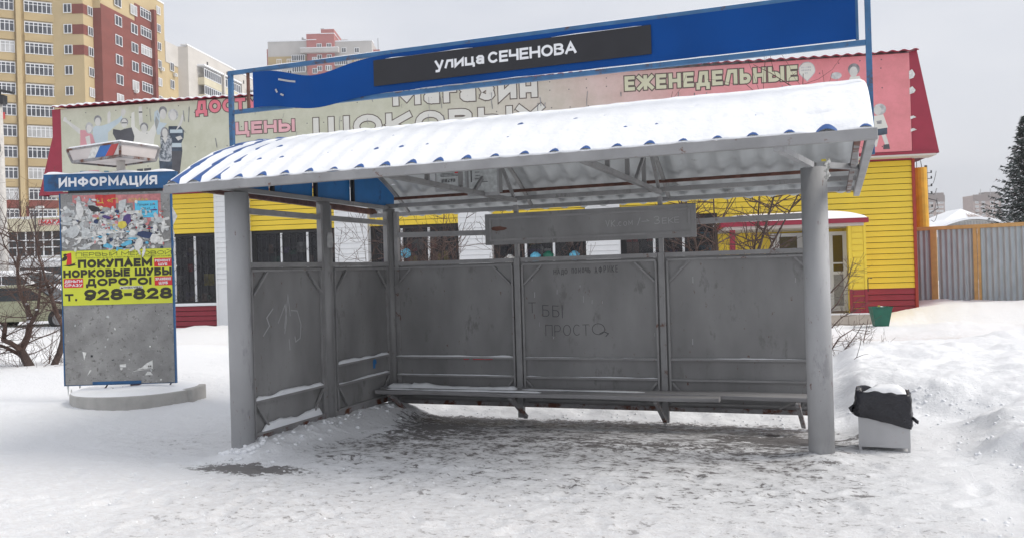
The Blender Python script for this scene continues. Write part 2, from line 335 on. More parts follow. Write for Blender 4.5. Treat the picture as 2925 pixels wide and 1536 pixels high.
def strip(mb, pts, hw, closed, org, ux, uy, nn, d0, d1, mi):
    n = len(pts); P = [p.copy() for p in pts]
    if closed: P = P[:-1]; n = len(P)
    else:
        a = (P[1]-P[0]).normalized(); P[0] -= a*hw*.98
        a = (P[-1]-P[-2]).normalized(); P[-1] += a*hw*.98
    Lp, Rp = [], []
    for i in range(n):
        if closed: a = (P[i]-P[i-1]).normalized(); b = (P[(i+1) % n]-P[i]).normalized()
        else:
            a = (P[i]-P[i-1]).normalized() if i else (P[1]-P[0]).normalized()
            b = (P[i+1]-P[i]).normalized() if i < n-1 else a
        na = Vector((-a.y, a.x)); nb = Vector((-b.y, b.x)); mvec = na+nb
        mvec = mvec.normalized() if mvec.length > 1e-5 else na
        c = max(.38, mvec.dot(na)); off = mvec*hw/c
        Lp.append(P[i]+off); Rp.append(P[i]-off)
    m_ = n if closed else n-1
    for i in range(m_):
        j = (i+1) % n
        q = [Rp[i], Rp[j], Lp[j], Lp[i]]
        vs = [org+ux*p.x+uy*p.y+nn*(d1+i*4e-5) for p in q] + [org+ux*p.x+uy*p.y+nn*d0 for p in q]
        mb.add(vs, [(0,1,2,3),(0,4,5,1),(2,6,7,3)] + ([(0,3,7,4),(1,5,6,2)] if not closed else []), mi)

# ---- value noise for the terrain
rs = np.random.RandomState(3); TAB = rs.rand(256, 256)
def vn(x, y):
    xi = np.floor(x).astype(int); yi = np.floor(y).astype(int); fx = x-xi; fy = y-yi
    fx = fx*fx*(3-2*fx); fy = fy*fy*(3-2*fy); g = lambda a, b: TAB[a % 256, b % 256]
    return (g(xi, yi)*(1-fx)+g(xi+1, yi)*fx)*(1-fy)+(g(xi, yi+1)*(1-fx)+g(xi+1, yi+1)*fx)*fy
def fbm(x, y, o=4):
    s_ = 0; a = .5
    for i in range(o): s_ = s_+a*vn(x*2**i+17.3*i, y*2**i+5.1*i); a *= .5
    return s_/(1-.5**o)
def sst(a, b, x): t_ = np.clip((x-a)/(b-a), 0, 1); return t_*t_*(3-2*t_)
def gau(x, y, cx, cy, rx, ry): return np.exp(-((x-cx)/rx)**2-((y-cy)/ry)**2)
def ridge(y): # x of the foot of the cleared edge right of the shelter
    return 1.12 + .12*np.sin(y*2.1) + .08*np.sin(y*5.3+1)
def ground_h(x, y):
    x = np.asarray(x, float); y = np.asarray(y, float)
    big = fbm(x*.55+3, y*.55+9, 3)-.5; med = fbm(x*2.3, y*2.3+40, 4)-.5; fine = fbm(x*9+7, y*11, 4)-.5
    floor_ = sst(-5.0, -4.4, x)*sst(1.2, .9, x)*sst(10.2, 9.5, y)
    shel = sst(-5.05, -4.5, x)*sst(9.55, 9.3, y)*sst(.3, -.2, x)
    z = .03*big + .018*med*(1-.6*shel) + .012*fine + .012*(fbm(x*16, y*20, 3)-.5)
    z = z + .10*big*sst(10, 14, y)
    # trodden front
    z = z - .13*sst(7.6, 9.15, y)*sst(10.6, 9.9, y)*sst(-5.0, -4.5, x)*sst(.35, .0, x)
    # drift on the inside and the outside of the side wall
    z = z + .13*np.exp(-((x+5.0)/.26)**2)*sst(6.1, 6.7, y)*sst(9.5, 9.0, y)*(1-.55*sst(6.9, 8.8, y))*(.75+.6*fbm(x*5, y*5))
    z = z - .05*gau(x, y, -5.1, 6.38, .7, .5) + .07*gau(x, y, -5.1, 6.38, .3, .22)*(.6+.9*fbm(x*9, y*9)) + .05*gau(x, y, -.1, 7.4, .26, .22)*(.6+.9*fbm(x*9, y*9))
    z = z + .05*gau(x, y, -4.75, 9.1, .3, .3)
    # soft drifts left, round the kiosk
    z = z + .10*sst(-6.6, -9.2, x)*sst(6.6, 8.2, y)*sst(14, 10.5, y) + .05*gau(x, y, -7.4, 8.6, .9, .5)
    z = z - .06*gau(x, y, -6.1, 6.7, .8, .6)
    z = z + .16*sst(-5.6, -6.4, x)*sst(9.0, 10.2, y)*sst(19, 14, y)
    # bank behind the back wall
    z = z + (.10+.16*(fbm(x*1.7, y*1.7+3)))*sst(9.6, 10.6, y)*sst(16, 13, y)*sst(-6, -5, x)
    z = z + .10*(fbm(x*4, y*4, 3))*sst(9.35, 9.7, y)*sst(10.4, 9.9, y)*sst(-5.2, -4.8, x)*sst(.4, 0, x)
    # uncleared snow right of the bin, lumpy shovelled edge
    e_ = x-ridge(y)
    rim = sst(-.12, .55, e_)
    fade = sst(21, 15, y)
    back = sst(9.45, 10.1, y - .25*np.sin(x*3))*sst(-.1, .3, x)
    up = np.maximum(rim*sst(12, 9.8, y)+rim*sst(9.8, 12, y), back)
    lum = fbm(x*3.1+5, y*3.1, 4)
    z = z + fade*up*(.11 + .13*lum)*sst(4.4, 6.0, y) + .09*np.exp(-((e_-.34)/.30)**2)*lum*sst(4.6, 6, y)*sst(10, 9, y)
    z = z + .10*np.exp(-((y-9.9)/.22)**2)*sst(.1, .4, x)*sst(1.5, 1.1, x)*lum
    # field, track, and the mound against the fence
    trk = np.exp(-((y-18.6-.08*x)/1.5)**2)
    z = z - .12*trk*sst(12, 16, y) + .05*(fbm(x*1.3, y*4)-.5)*trk
    z = z + .16*(fbm(x*.8, y*1.5+7, 4)-.5)*sst(13.5, 17, y)*sst(34, 28, y)
    z = z + .32*np.exp(-((y-16.2-.05*x)/.9)**2)*sst(1.3, 3.6, x)*(.5+fbm(x*1.1, y*1.3))
    z = z + .5*sst(23.2, 26.3, y)*sst(.8, 3.2, x)*sst(60, 50, y)*(.55+.6*fbm(x*.8, y*.8)) + .22*np.exp(-((y-22.3)/.9)**2)*sst(1.5, 3, x)*(fbm(x*1.4, y*1.6))
    z = z + .3*np.exp(-((y-20.5)/1.4)**2)*sst(-6, -9, x)*(fbm(x*.8, y))
    return z

# ------------------------------------------------------------------ ground
def axis(lo, a, b, hi, st_, gr):
    c = [a]
    x = a
    while x < b: x += st_; c.append(x)
    s_ = st_
    while x < hi: s_ *= gr; x += s_; c.append(x)
    x = a; s_ = st_; l_ = []
    while x > lo: s_ *= gr; x -= s_; l_.append(x)
    return np.array(l_[::-1]+c)
gx = axis(-2500, -8.2, 2.4, 2500, .028, 1.045); gy = axis(-60, 3.7, 10.6, 3500, .028, 1.03)
X, Y = np.meshgrid(gx, gy); far = sst(80, 200, np.abs(X)+np.abs(Y))
Z = ground_h(X, Y)*(1-far)
fr_ = random.Random(17)
for _ in range(420):    # boot prints and scuffs of the trodden area
    fx, fy, fa_ = fr_.uniform(-7.5, 1.0), 3.8+abs(fr_.gauss(0, 2.4)), fr_.gauss(.15, .7)
    if fy > 9.2 or fx < -5.3 and fr_.random() < .5: continue
    i0, i1 = np.searchsorted(gx, (fx-.25, fx+.25)); j0, j1 = np.searchsorted(gy, (fy-.25, fy+.25))
    U_, V2 = X[j0:j1, i0:i1]-fx, Y[j0:j1, i0:i1]-fy; a = U_*math.cos(fa_)+V2*math.sin(fa_); b_ = -U_*math.sin(fa_)+V2*math.cos(fa_)
    q_ = (a/.15)**2+(b_/.062)**2; dp = fr_.uniform(.006, .016)
    Z[j0:j1, i0:i1] += -dp*np.exp(-q_**2) + dp*.5*np.exp(-((np.sqrt(q_)-1.35)/.3)**2)
nx, ny = len(gx), len(gy)
me = bpy.data.meshes.new('snow_ground')
me.vertices.add(nx*ny); me.vertices.foreach_set('co', np.stack([X, Y, Z], -1).astype(np.float32).ravel())
ii, jj = np.meshgrid(np.arange(nx-1), np.arange(ny-1)); q = (jj*nx+ii)
quads = np.stack([q, q+1, q+nx+1, q+nx], -1).reshape(-1, 4)
me.loops.add(quads.size); me.loops.foreach_set('vertex_index', quads.ravel().astype(np.int32))
me.polygons.add(len(quads)); me.polygons.foreach_set('loop_start', (np.arange(len(quads))*4).astype(np.int32))
me.polygons.foreach_set('loop_total', np.full(len(quads), 4, np.int32)); me.polygons.foreach_set('use_smooth', np.ones(len(quads), bool))
me.update(); me.validate()
# how much the snow is trodden to grey ice, worn to asphalt, or browned by traffic
ice = sst(-4.75, -3.9, X + .25*np.sin(Y*3))*sst(9.5, 9.2, Y)*sst(.25, -.35, X)*sst(5.6, 7.2, Y + .35*(fbm(X*1.5, Y*1.5)-.5))
ice = np.maximum(ice*(.8+.25*sst(7.2, 8.6, Y)), .45*sst(-4.6, -3.2, X)*sst(1.0, -.2, X)*sst(4.4, 6.4, Y)*sst(9.4, 8.6, Y))
ice = np.maximum(ice, .22*gau(X, Y, -6.2, 6.9, .9, .5)); ice = np.maximum(ice, .24*sst(3.2, 4.6, Y)*sst(6.6, 5.8, Y)*sst(-5.2, -4, X)*sst(1.1, .5, X))
asp = .95*gau(X, Y, -4.72, 5.98, .46, .20) + .85*gau(X, Y, -.45, 8.3, .45, .32) + .42*gau(X, Y, -4.1, 8.3, .55, .9) + .4*gau(X, Y, .0, 8.6, .5, .12) + .15*gau(X, Y, -1.6, 7.6, 1.5, .3)
asp = asp + .2*sst(9.6, 9.3, Y)*sst(9.0, 9.25, Y)*sst(-4.9, -4.4, X)*sst(.1, -.3, X)
dirt = .8*np.exp(-((Y-18.7-.08*X)/1.1)**2)*sst(13, 16, Y)*(.35+.65*sst(-12, 2, X)) + .12*np.exp(-((Y-20.6)/1.5)**2)
dirt = dirt + .22*sst(3, 4, Y)*sst(6.3, 5, Y)
for nm, arr in (('ice', ice), ('asphalt', asp), ('dirt', dirt)):
    at_ = me.attributes.new(nm, 'FLOAT', 'POINT'); at_.data.foreach_set('value', arr.astype(np.float32).ravel())
m = bpy.data.materials.new('trodden_snow'); m.use_nodes = True; t = m.node_tree; n = t.nodes; l = t.links; b = n['Principled BSDF']
tcn = n.new('ShaderNodeTexCoord')
def nnoise(scale, stretch=(1, 1, 1), det=8, rough=.6, loc=0):
    mp_ = n.new('ShaderNodeMapping'); mp_.inputs['Scale'].default_value = stretch; mp_.inputs['Location'].default_value = (loc, loc, 0); l.new(tcn.outputs['Object'], mp_.inputs[0])
    x = n.new('ShaderNodeTexNoise'); x.inputs['Scale'].default_value = scale; x.inputs['Detail'].default_value = det; x.inputs['Roughness'].default_value = rough
    l.new(mp_.outputs[0], x.inputs[0]); return x.outputs[0]
def nattr(a): x = n.new('ShaderNodeAttribute'); x.attribute_name = a; return x.outputs['Fac']
def nmath(op, a, b_=0., c_=0., clamp=False):
    x = n.new('ShaderNodeMath'); x.operation = op; x.use_clamp = clamp
    for i, v_ in enumerate((a, b_, c_)):
        if isinstance(v_, (int, float)): x.inputs[i].default_value = v_
        else: l.new(v_, x.inputs[i])
    return x.outputs[0]
def nramp(v_, a, b_):
    x = n.new('ShaderNodeMapRange'); x.inputs[1].default_value = a; x.inputs[2].default_value = b_; x.interpolation_type = 'SMOOTHSTEP'; l.new(v_, x.inputs[0]); return x.outputs[0]
def nmix(f_, a, b_):
    x = n.new('ShaderNodeMixRGB'); 
    for i, v_ in enumerate((f_, a, b_)):
        if isinstance(v_, tuple): x.inputs[i].default_value = (*v_, 1)
        elif isinstance(v_, (int, float)): x.inputs[i].default_value = v_
        else: l.new(v_, x.inputs[i])
    return x.outputs[0]
# wind-drawn streaks run along X; world noise stretched that way
n1 = nnoise(4.6, (1, 1.5, 1), 9, .7); n2 = nnoise(15., (1, 1.5, 1), 8, .72, 3); n3 = nnoise(2.1, (1, 1.4, 1), 5, .6, 9); n4 = nnoise(45, (1, 1.6, 1), 5, .7, 5)
icef = nmath('MULTIPLY', nattr('ice'), nramp(nmath('ADD', nmath('MULTIPLY', n1, .6), nmath('MULTIPLY', n2, .4)), .30, .60))
c = nmix(nmath('MULTIPLY', icef, 1.0, clamp=True), (.87, .88, .90), (.33, .325, .33))
d_ = nmath('MULTIPLY', nattr('dirt'), nramp(n2, .35, .65)); c = nmix(nmath('MULTIPLY', d_, .75, clamp=True), c, (.50, .40, .34))
# dark worn spots: the patch strength shifts the threshold
s_ = nmath('ADD', nmath('ADD', nmath('MULTIPLY', n1, .45), nmath('MULTIPLY', n2, .55)), nmath('MULTIPLY', nattr('asphalt'), .30))
s2 = nmath('ADD', s_, nmath('ADD', nmath('MULTIPLY', nattr('ice'), .055), nmath('MULTIPLY', nmath('MINIMUM', nmath('MULTIPLY', nattr('ice'), 5.), 1.), .036)))
af = nramp(s2, .59, .64)
af = nmath('MULTIPLY', af, nmath('MINIMUM', nmath('ADD', nmath('MULTIPLY', nattr('asphalt'), 3.), nmath('MULTIPLY', nattr('ice'), 2.6)), 1.))
ac = nmix(n4, (.05, .045, .045), (.13, .115, .11))
c = nmix(nmath('MULTIPLY', af, .85), c, ac)
l.new(c, b.inputs['Base Color'])
l.new(nmath('SUBTRACT', .85, nmath('MULTIPLY', icef, .45)), b.inputs['Roughness'])
bp = n.new('ShaderNodeBump'); bp.inputs['Strength'].default_value = .75; bp.inputs['Distance'].default_value = .04
hh = nmath('ADD', nmath('ADD', nmath('MULTIPLY', n1, .8), nmath('MULTIPLY', n2, .7)), nmath('MULTIPLY', n4, .35)); hh = nmath('SUBTRACT', hh, nmath('MULTIPLY', af, .12))
l.new(hh, bp.inputs['Height']); l.new(bp.outputs[0], b.inputs['Normal'])
me.materials.append(m)
g = bpy.data.objects.new('snow_ground', me); COL.objects.link(g); g['kind'] = 'structure'
def gz(x, y): return float(ground_h(np.array([x]), np.array([y]))[0])

# loose crumbs and clods of snow
mb = MB(); ico = [(0, 0, 1), (.89, 0, .45), (.28, .85, .45), (-.72, .53, .45), (-.72, -.53, .45), (.28, -.85, .45), (.72, .53, -.45), (-.28, .85, -.45), (-.89, 0, -.45), (-.28, -.85, -.45), (.72, -.53, -.45), (0, 0, -1)]
icf = [(0,1,2),(0,2,3),(0,3,4),(0,4,5),(0,5,1),(1,6,2),(2,7,3),(3,8,4),(4,9,5),(5,10,1),(6,7,2),(7,8,3),(8,9,4),(9,10,5),(10,6,1),(11,7,6),(11,8,7),(11,9,8),(11,10,9),(11,6,10)]
def clod(x, y, s_, sink=.3):
    z = gz(x, y)
    mb.add([(x+v[0]*s_*rnd.uniform(.7, 1.3), y+v[1]*s_*rnd.uniform(.7, 1.3), z+s_*(.7*v[2]*rnd.uniform(.7, 1.2)+.7-2*sink)) for v in ico], icf)
for _ in range(750):
    x, y = rnd.uniform(-6, 1.4), 4.0+abs(rnd.gauss(0, 2.2))
    if not (-4.6 < x < 0 and y > 6.3): clod(x, y, rnd.choice([.003, .004, .006, .008, .012]), .45)
for _ in range(150):
    y = rnd.uniform(5, 10); clod(float(ridge(y))+rnd.gauss(.05, .22), y, rnd.choice([.005, .008, .012, .018]))
for _ in range(50): clod(rnd.uniform(.1, 1.4), rnd.gauss(9.75, .15), rnd.choice([.008, .012, .02]))
for _ in range(140): clod(rnd.uniform(-5.0, -.1), rnd.gauss(9.5, .12), rnd.choice([.005, .008, .012, .016]))
for _ in range(160): clod(rnd.gauss(-5.0, .15), rnd.uniform(6.1, 9.2), rnd.choice([.008, .012, .02, .025]))
for _ in range(60): a = rnd.uniform(0, 6.28); clod(-5.1+.17*math.cos(a), 6.46+.17*math.sin(a), rnd.choice([.015, .02, .035]))
mb.build('snow_clods', 'snow', kind='stuff', smooth=True)

# ------------------------------------------------------------------ bus shelter
X0, Y0, BW = -5.1, 9.32, 1.68; Y1, Y2 = 7.885, 6.46; XE = X0+3*BW
sh = thing('bus_shelter', 'grey steel bus shelter with arched snow-covered blue roof and blue name board', 'bus shelter', (X0, Y2, 0))
def cyl(name, x, y, r, z0, z1, mt):
    mb = MB(); mb.tube([(x, y, z0), (x, y, z1)], r, 28); return mb.build(name, mt, sh, smooth=False)
for x, y, r, z1 in ((X0, Y2, .105, 2.385), (X0, Y1, .072, 2.39), (X0+.01, Y0+.0, .073, 2.40), (-.12, 7.48, .103, 2.375)):
    o = cyl('column', x, y, r, -.1, z1, 'grey_light' if r > .09 else 'grey')
    for p in o.data.polygons: p.use_smooth = len(p.vertices) == 4
# arch of the roof
YC, HS, ZB, RISE = 8.02, 1.84, 2.44, .61
def arch(y): return ZB + RISE*(1-((y-YC)/HS)**2)
YF, YB = 6.18, 10.02
# back wall: posts, rails, sheet panels
def bay(p, q, nrm, rails, zb, zt, is_side=False, split=None):
    p = Vector(p); q = Vector(q); d = (q-p).normalized(); n_ = Vector(nrm)
    a = p+d*.034; c = q-d*.034; L_ = (c-a).length
    mb = MB(); mb.bar(a+Vector((0, 0, (zb+zt)/2)), c+Vector((0, 0, (zb+zt)/2)), .004, zt-zb, (0, 0, 1)); pnl = mb.build('wall_panel', 'grey', sh)
    f = .012; k = n_*.018
    # perimeter angle frame + braces + intermediate angles
    mb = MB()
    A_ = a+d*.03; C_ = c-d*.03
    for z in (zt-.03, zb+.045): mb.bar(A_+k+Vector((0, 0, z)), C_+k+Vector((0, 0, z)), .03, .022)
    for pt in (A_, C_): mb.bar(pt+k*1.1+Vector((0, 0, zb+.056)), pt+k*1.1+Vector((0, 0, zt-.041)), .022, .03, n_)
    mb.build('panel_frame', 'grey_rail', sh)
    for pt, sgn in ((A_, 1), (C_, -1)):
        mb = MB(); mb.bar(pt+k*1.6+d*sgn*.02+Vector((0, 0, zt-.26)), pt+k*1.6+d*sgn*.235+Vector((0, 0, zt-.045)), .02, .022, n_); mb.build('corner_brace', 'grey_rail', sh)
    for pt, sgn in ((A_, 1), (C_, -1)):
        z1 = rails[-1]-.03
        mb = MB(); mb.bar(pt+k*1.6+d*sgn*.02+Vector((0, 0, z1)), pt+k*1.6+d*sgn*.20+Vector((0, 0, max(zb+.06, z1-.22))), .02, .022, n_); mb.build('corner_brace', 'grey_rail', sh)
    for z in rails:
        mb = MB(); mb.bar(A_+d*.012+k*1.3+Vector((0, 0, z)), C_-d*.012+k*1.3+Vector((0, 0, z)), .036, .022); mb.build('rail', 'grey_rail', sh)
    return A_, C_, k, d
def ledge(p, q, dep, hmax, cover=1., seed=0, name='snow_ledge', parent=None):
    """thin broken line of snow lying on a rail"""
    r_ = random.Random(seed); p = Vector(p); q = Vector(q); d = q-p; L_ = d.length; d.normalize(); sdv = d.cross(Vector((0, 0, 1))); n_ = int(L_/.03)
    ph = r_.uniform(0, 50); mb = MB(); prev = None
    for i in range(n_+1):
        s_ = L_*i/n_; v_ = float(fbm(np.array([ph+s_*3.]), np.array([ph]), 4)[0]); h = hmax*max(0, (v_-(1-cover)*.62)*1.6)
        e_ = min(1, i/2, (n_-i)/2); h = max(.0006, h*e_); wd = dep*(.45+.55*min(1, h/hmax*2))
        c_ = p+d*s_
        ring = [c_-sdv*wd/2, c_-sdv*wd*.42+Vector((0, 0, h*.7)), c_+Vector((0, 0, h)), c_+sdv*wd*.42+Vector((0, 0, h*.7)), c_+sdv*wd/2]
        k = len(mb.v); mb.v += [tuple(x) for x in ring]
        if prev is not None:
            for j in range(4): mb.f.append((prev+j, k+j, k+j+1, prev+j+1)); mb.m.append(0)
        prev = k
    return mb.build(name, 'snow', parent or sh, smooth=True)
for i in range(3):
    p = (X0+BW*i, Y0, 0); q = (X0+BW*(i+1), Y0, 0)
    A_, C_, k, d = bay(p, q, (0, -1, 0), (.587, .367), .065, 1.70)
    ledge(A_+k*1.3+Vector((0, 0, .599)), C_+k*1.3+Vector((0, 0, .599)), .034, .022 if i == 0 else .012, (.75, .5, .55)[i], 11+i)
    if i < 2: ledge(A_+k*1.3+Vector((0, 0, .379)), C_+k*1.3+Vector((0, 0, .379)), .034, .016, (.6, .45, .3)[i], 31+i)
    mb = MB(); mb.bar((p[0]+.042, Y0, .05), (q[0]-.042, Y0, .05), .05, .05); mb.build('bottom_rail', 'grey_rusty', sh)
    mb = MB(); mb.bar((p[0]+.042, Y0, 1.725), (q[0]-.042, Y0, 1.725), .05, .046); mb.build('top_rail', 'grey_rail', sh)
for i in (1, 2, 3):
    x = X0+BW*i; mb = MB(); mb.box((x-.035, Y0-.035, -.1), (x+.035, Y0+.03, 1.752)); mb.box((x-.0245, Y0-.0242, 1.752), (x+.0245, Y0+.0242, 2.36)); mb.build('post', 'grey_rail', sh, bevel=.003)
mb = MB(); mb.box((X0+.085, Y0-.03, -.1), (X0+.14, Y0+.024, 2.36)); mb.build('post', 'grey_rail', sh, bevel=.003)
# upper tubes either side of the notice board
mb = MB(); mb.bar((X0+.14, Y0, 2.075), (-3.80, Y0, 2.055), .045, .06); mb.build('upper_bar', 'grey_rail', sh)
mb = MB(); mb.bar((-1.35, Y0, 2.072), (XE-.035, Y0, 2.078), .045, .06); mb.build('upper_bar', 'grey_rail', sh)
# long notice board on the back wall
nb = MB(); nb.box((-3.79, 9.255, 1.905), (-1.35, 9.29, 2.265)); nb = nb.build('notice_board', 'grey', sh, bevel=.004)
mb = MB()
for a, c in (((-3.73, 1.96), (-1.41, 1.96)), ((-3.73, 2.21), (-1.41, 2.21))): mb.bar((a[0], 9.249, a[1]), (c[0], 9.249, c[1]), .012, .022)
for x in (-3.72, -1.42): mb.bar((x, 9.2485, 1.972), (x, 9.2485, 2.198), .022, .013, (0, 1, 0))
mb.build('board_moulding', 'grey_rail', nb)
mb = MB()
mb.prism([(rnd.uniform(.05, .075)*math.cos(a)*1.6, rnd.uniform(.018, .036)*math.sin(a)*1.) for a in [i*math.pi/7 for i in range(14)]], (-3.62, 9.255, 2.09), (1, 0, 0), (0, 0, 1), (0, -1, 0), 0, .002)
mb.build('rust_spot', M['rust'], nb)
mb = MB(); text(mb, 'VK.com', (-2.34, 9.255, 2.055), (1, 0, .01), (0, 0, 1), (0, -1, 0), .07, .09, fit=.30, sp=.22, depth=.0015, jitter=.05); mb.build('scratched_writing', 'chalk', nb); mb = MB()
text(mb, '/→', (-1.985, 9.255, 2.06), (1, 0, .01), (0, 0, 1), (0, -1, 0), .07, .08, sp=.2, depth=.0015); mb.build('scratched_writing', 'chalk', nb); mb = MB()
text(mb, 'Зеке', (-1.80, 9.255, 2.06), (1, 0, .02), (0, 0, 1), (0, -1, 0), .085, .07, sp=.2, depth=.0015, jitter=.05)
mb.build('scratched_writing', 'chalk', nb)
# marker graffiti on the middle panel
px = Vector((1, 0, 0)); pz = Vector((0, 0, 1)); pn = Vector((0, -1, 0))
mb = MB()
text(mb, 'НАДО', (-2.985, Y0-.002, 1.545), (1, 0, .02), pz, pn, .055, .09, fit=.17, sp=.25, depth=.0015, jitter=.05); mb.build('marker_writing', 'marker', sh); mb = MB()
text(mb, 'ПОМОЧЬ', (-2.77, Y0-.002, 1.55), (1, 0, .02), pz, pn, .055, .09, fit=.22, sp=.25, depth=.0015, jitter=.05); mb.build('marker_writing', 'marker', sh); mb = MB()
text(mb, 'АФРИКЕ', (-2.50, Y0-.002, 1.545), (1, 0, .03), pz, pn, .072, .08, fit=.27, sp=.25, depth=.0015, jitter=.04); mb.build('marker_writing', 'marker', sh); mb = MB()
text(mb, 'Т', (-3.30, Y0-.002, 1.11), px, pz, pn, .12, .05, fit=.09, depth=.0015); mb.build('marker_writing', 'marker', sh); mb = MB()
text(mb, 'ББ', (-3.13, Y0-.002, 1.07), (1, 0, -.06), pz, pn, .13, .05, sp=.3, fit=.20, depth=.0015); mb.build('marker_writing', 'marker', sh); mb = MB()
text(mb, '|', (-2.90, Y0-.002, 1.06), px, pz, pn, .13, .05, depth=.0015); mb.build('marker_writing', 'marker', sh); mb = MB()
text(mb, 'ПРОСТ', (-3.10, Y0-.002, .84), (1, 0, .02), pz, pn, .125, .045, fit=.52, sp=.22, depth=.0015, jitter=.03); mb.build('marker_writing', 'marker', sh); mb = MB()
text(mb, 'О', (-2.55, Y0-.002, .855), px, pz, pn, .13, .045, fit=.15, depth=.0015); mb.build('marker_writing', 'marker', sh); mb = MB()
strip(mb, [Vector((0, 0)), Vector((.05, .02)), Vector((.1, 0)), Vector((.07, -.03))], .004, False, Vector((-2.46, Y0-.002, .87)), px, pz, pn, 0, .0015, 0); mb.build('marker_writing', 'marker', sh); mb = MB()

for i in range(14):
    mb = MB(); x = rnd.choice([rnd.uniform(-3.25, -2.4), rnd.uniform(-4.9, -.3)]); z = rnd.uniform(1.2, 1.5) if i % 3 else rnd.uniform(.7, 1.0); L_ = rnd.uniform(.01, .07)
    strip(mb, [Vector((0, 0)), Vector((rnd.uniform(-.004, .004), L_))], rnd.uniform(.002, .005), False, Vector((x, Y0-.002, z)), px, pz, pn, 0, .001, 0)
    mb.build('paint_drip', 'chalk', sh)
mb = MB()
for a, b_ in ((-4.12, -4.06), (-4.0, -3.86), (-3.84, -3.76)): strip(mb, [Vector((a, 0)), Vector((b_, .002))], .006, False, Vector((0, Y0-.0305, .572)), px, pz, pn, 0, .002, 0)
mb.build('red_smear', 'poster_red', sh)
# side wall
for j, (ya, yb_, rl) in enumerate(((Y2, Y1, (.445,)), (Y1, Y0, (.625, .41)))):
    A_, C_, k, d = bay((X0+.01, ya+.07, 0), (X0+.01, yb_-.07, 0), (1, 0, 0), rl, .10, 1.70, True)
    ledge(A_+k*1.3+Vector((0, 0, rl[0]+.012)), C_+k*1.3+Vector((0, 0, rl[0]+.012)), .036, .045 if j == 0 else .035, 1., 51+j)
    if j: ledge(A_+k*1.3+Vector((0, 0, rl[1]+.012)), C_+k*1.3+Vector((0, 0, rl[1]+.012)), .034, .022, .8, 57)
    else: ledge(A_+k*1.3+d*.1+Vector((0, 0, .157)), C_+k*1.3-d*.05+Vector((0, 0, .157)), .04, .08, .9, 63)
    mb = MB(); mb.bar((X0+.01, ya+.08, .105), (X0+.01, yb_-.06, .105), .05, .07); mb.build('bottom_rail', 'grey_rusty', sh)
    mb = MB(); mb.bar((X0+.01, ya+.09, 1.725), (X0+.01, yb_-.06, 1.725), .05, .046); mb.build('top_rail', 'grey_rail', sh)
    mb = MB(); mb.bar((X0+.01, ya+.09, 2.225), (X0+.01, yb_-.06, 2.225), .045, .055); mb.build('upper_bar', 'grey_rail', sh)
for y, s_ in ((Y2, 1), (Y1, -1), (Y1, 1), (Y0, -1)):
    off = .115 if y == Y2 else .085
    mb = MB(); mb.box((X0-.018, y+s_*off-.02, .02), (X0+.036, y+s_*off+.02, 2.36)); mb.build('post', 'grey_rail', sh)
# scratched tag on the side wall
mb = MB(); o_ = Vector((X0+.012, 6.72, 1.0)); uy_ = Vector((0, 1, 0))
for pl in ([(0.22, .30), (.12, .22), (.16, .14), (.06, .05)], [(.30, .16), (.42, .33), (.44, .18), (.40, .05)], [(.40, .10), (.47, .42), (.50, .22)], [(.52, .27), (.62, .26), (.68, .12), (.66, -.02), (.58, -.05), (.57, .0)], [(.47, -.02), (.48, -.12)]):
    strip(mb, [Vector(p) for p in pl], .005, False, o_, uy_, pz, Vector((1, 0, 0)), 0, .0015, 0)
mb.build('scratched_tag', 'chalk', sh)
mb = MB(); mb.prism([(0, 0), (.05, .0), (.05, .05), (.08, .05), (.08, .09), (.03, .12), (.0, .09)], (X0+.012, 8.83, .50), (0, 1, 0), (0, 0, 1), (1, 0, 0), 0, .002); mb.build('blue_paint_blot', 'blue_gable', sh)
mb = MB(); mb.prism([(0, 0), (.06, .0), (.07, .06), (.06, .16), (.01, .16), (.0, .1)], (X0+.065, Y1-.045, 1.90), (.55, .83, 0), (0, 0, 1), (.83, -.55, 0), .004, .0085); mb.build('paper_scrap', 's_grey', sh)
# roof structure: eave beams, side beams, joists, arches with web members, purlins
XL, XR = -5.67, .30
for nm, a, c, w_, h_, mt in (('eave_beam', (XL, 6.19, 2.428), (XR+.01, 6.19, 2.442), .06, .075, 'grey_beam'),
                             ('eave_beam', (XL, YB-.14, 2.37), (XR-.01, YB-.14, 2.375), .05, .05, 'grey_light'),
                             ('wall_beam', (X0-.03, Y0+.02, 2.435), (XR-.04, Y0+.02, 2.44), .055, .05, 'grey'),
                             ('purlin', (XL+.03, 9.58, 2.545), (XR-.06, 9.58, 2.555), .05, .035, 'rust'),
                             ('purlin', (XL+.03, 7.0, 2.80), (XR-.06, 7.0, 2.80), .05, .03, 'grey'),
                             ('purlin', (XL+.03, 8.8, 2.865), (XR-.06, 8.8, 2.865), .05, .03, 'grey')):
    mb = MB(); mb.bar(a, c, w_, h_); mb.build(nm, mt, sh, bevel=.004)
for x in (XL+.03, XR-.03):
    zz = .045 if x < 0 else 0; mb = MB(); mb.bar((x, 6.222, 2.435+zz), (x, YB-.06, 2.33+zz*2), .06, .07); mb.build('side_beam', 'grey_light' if x > 0 else 'rust', sh, bevel=.004)  # left beam: shade under the roof painted in as dark brown
mb = MB(); mb.bar((XR-.11, 6.225, 2.45), (XR-.11, YB-.06, 2.36), .04, .05); mb.build('side_beam', 'grey_rusty', sh)
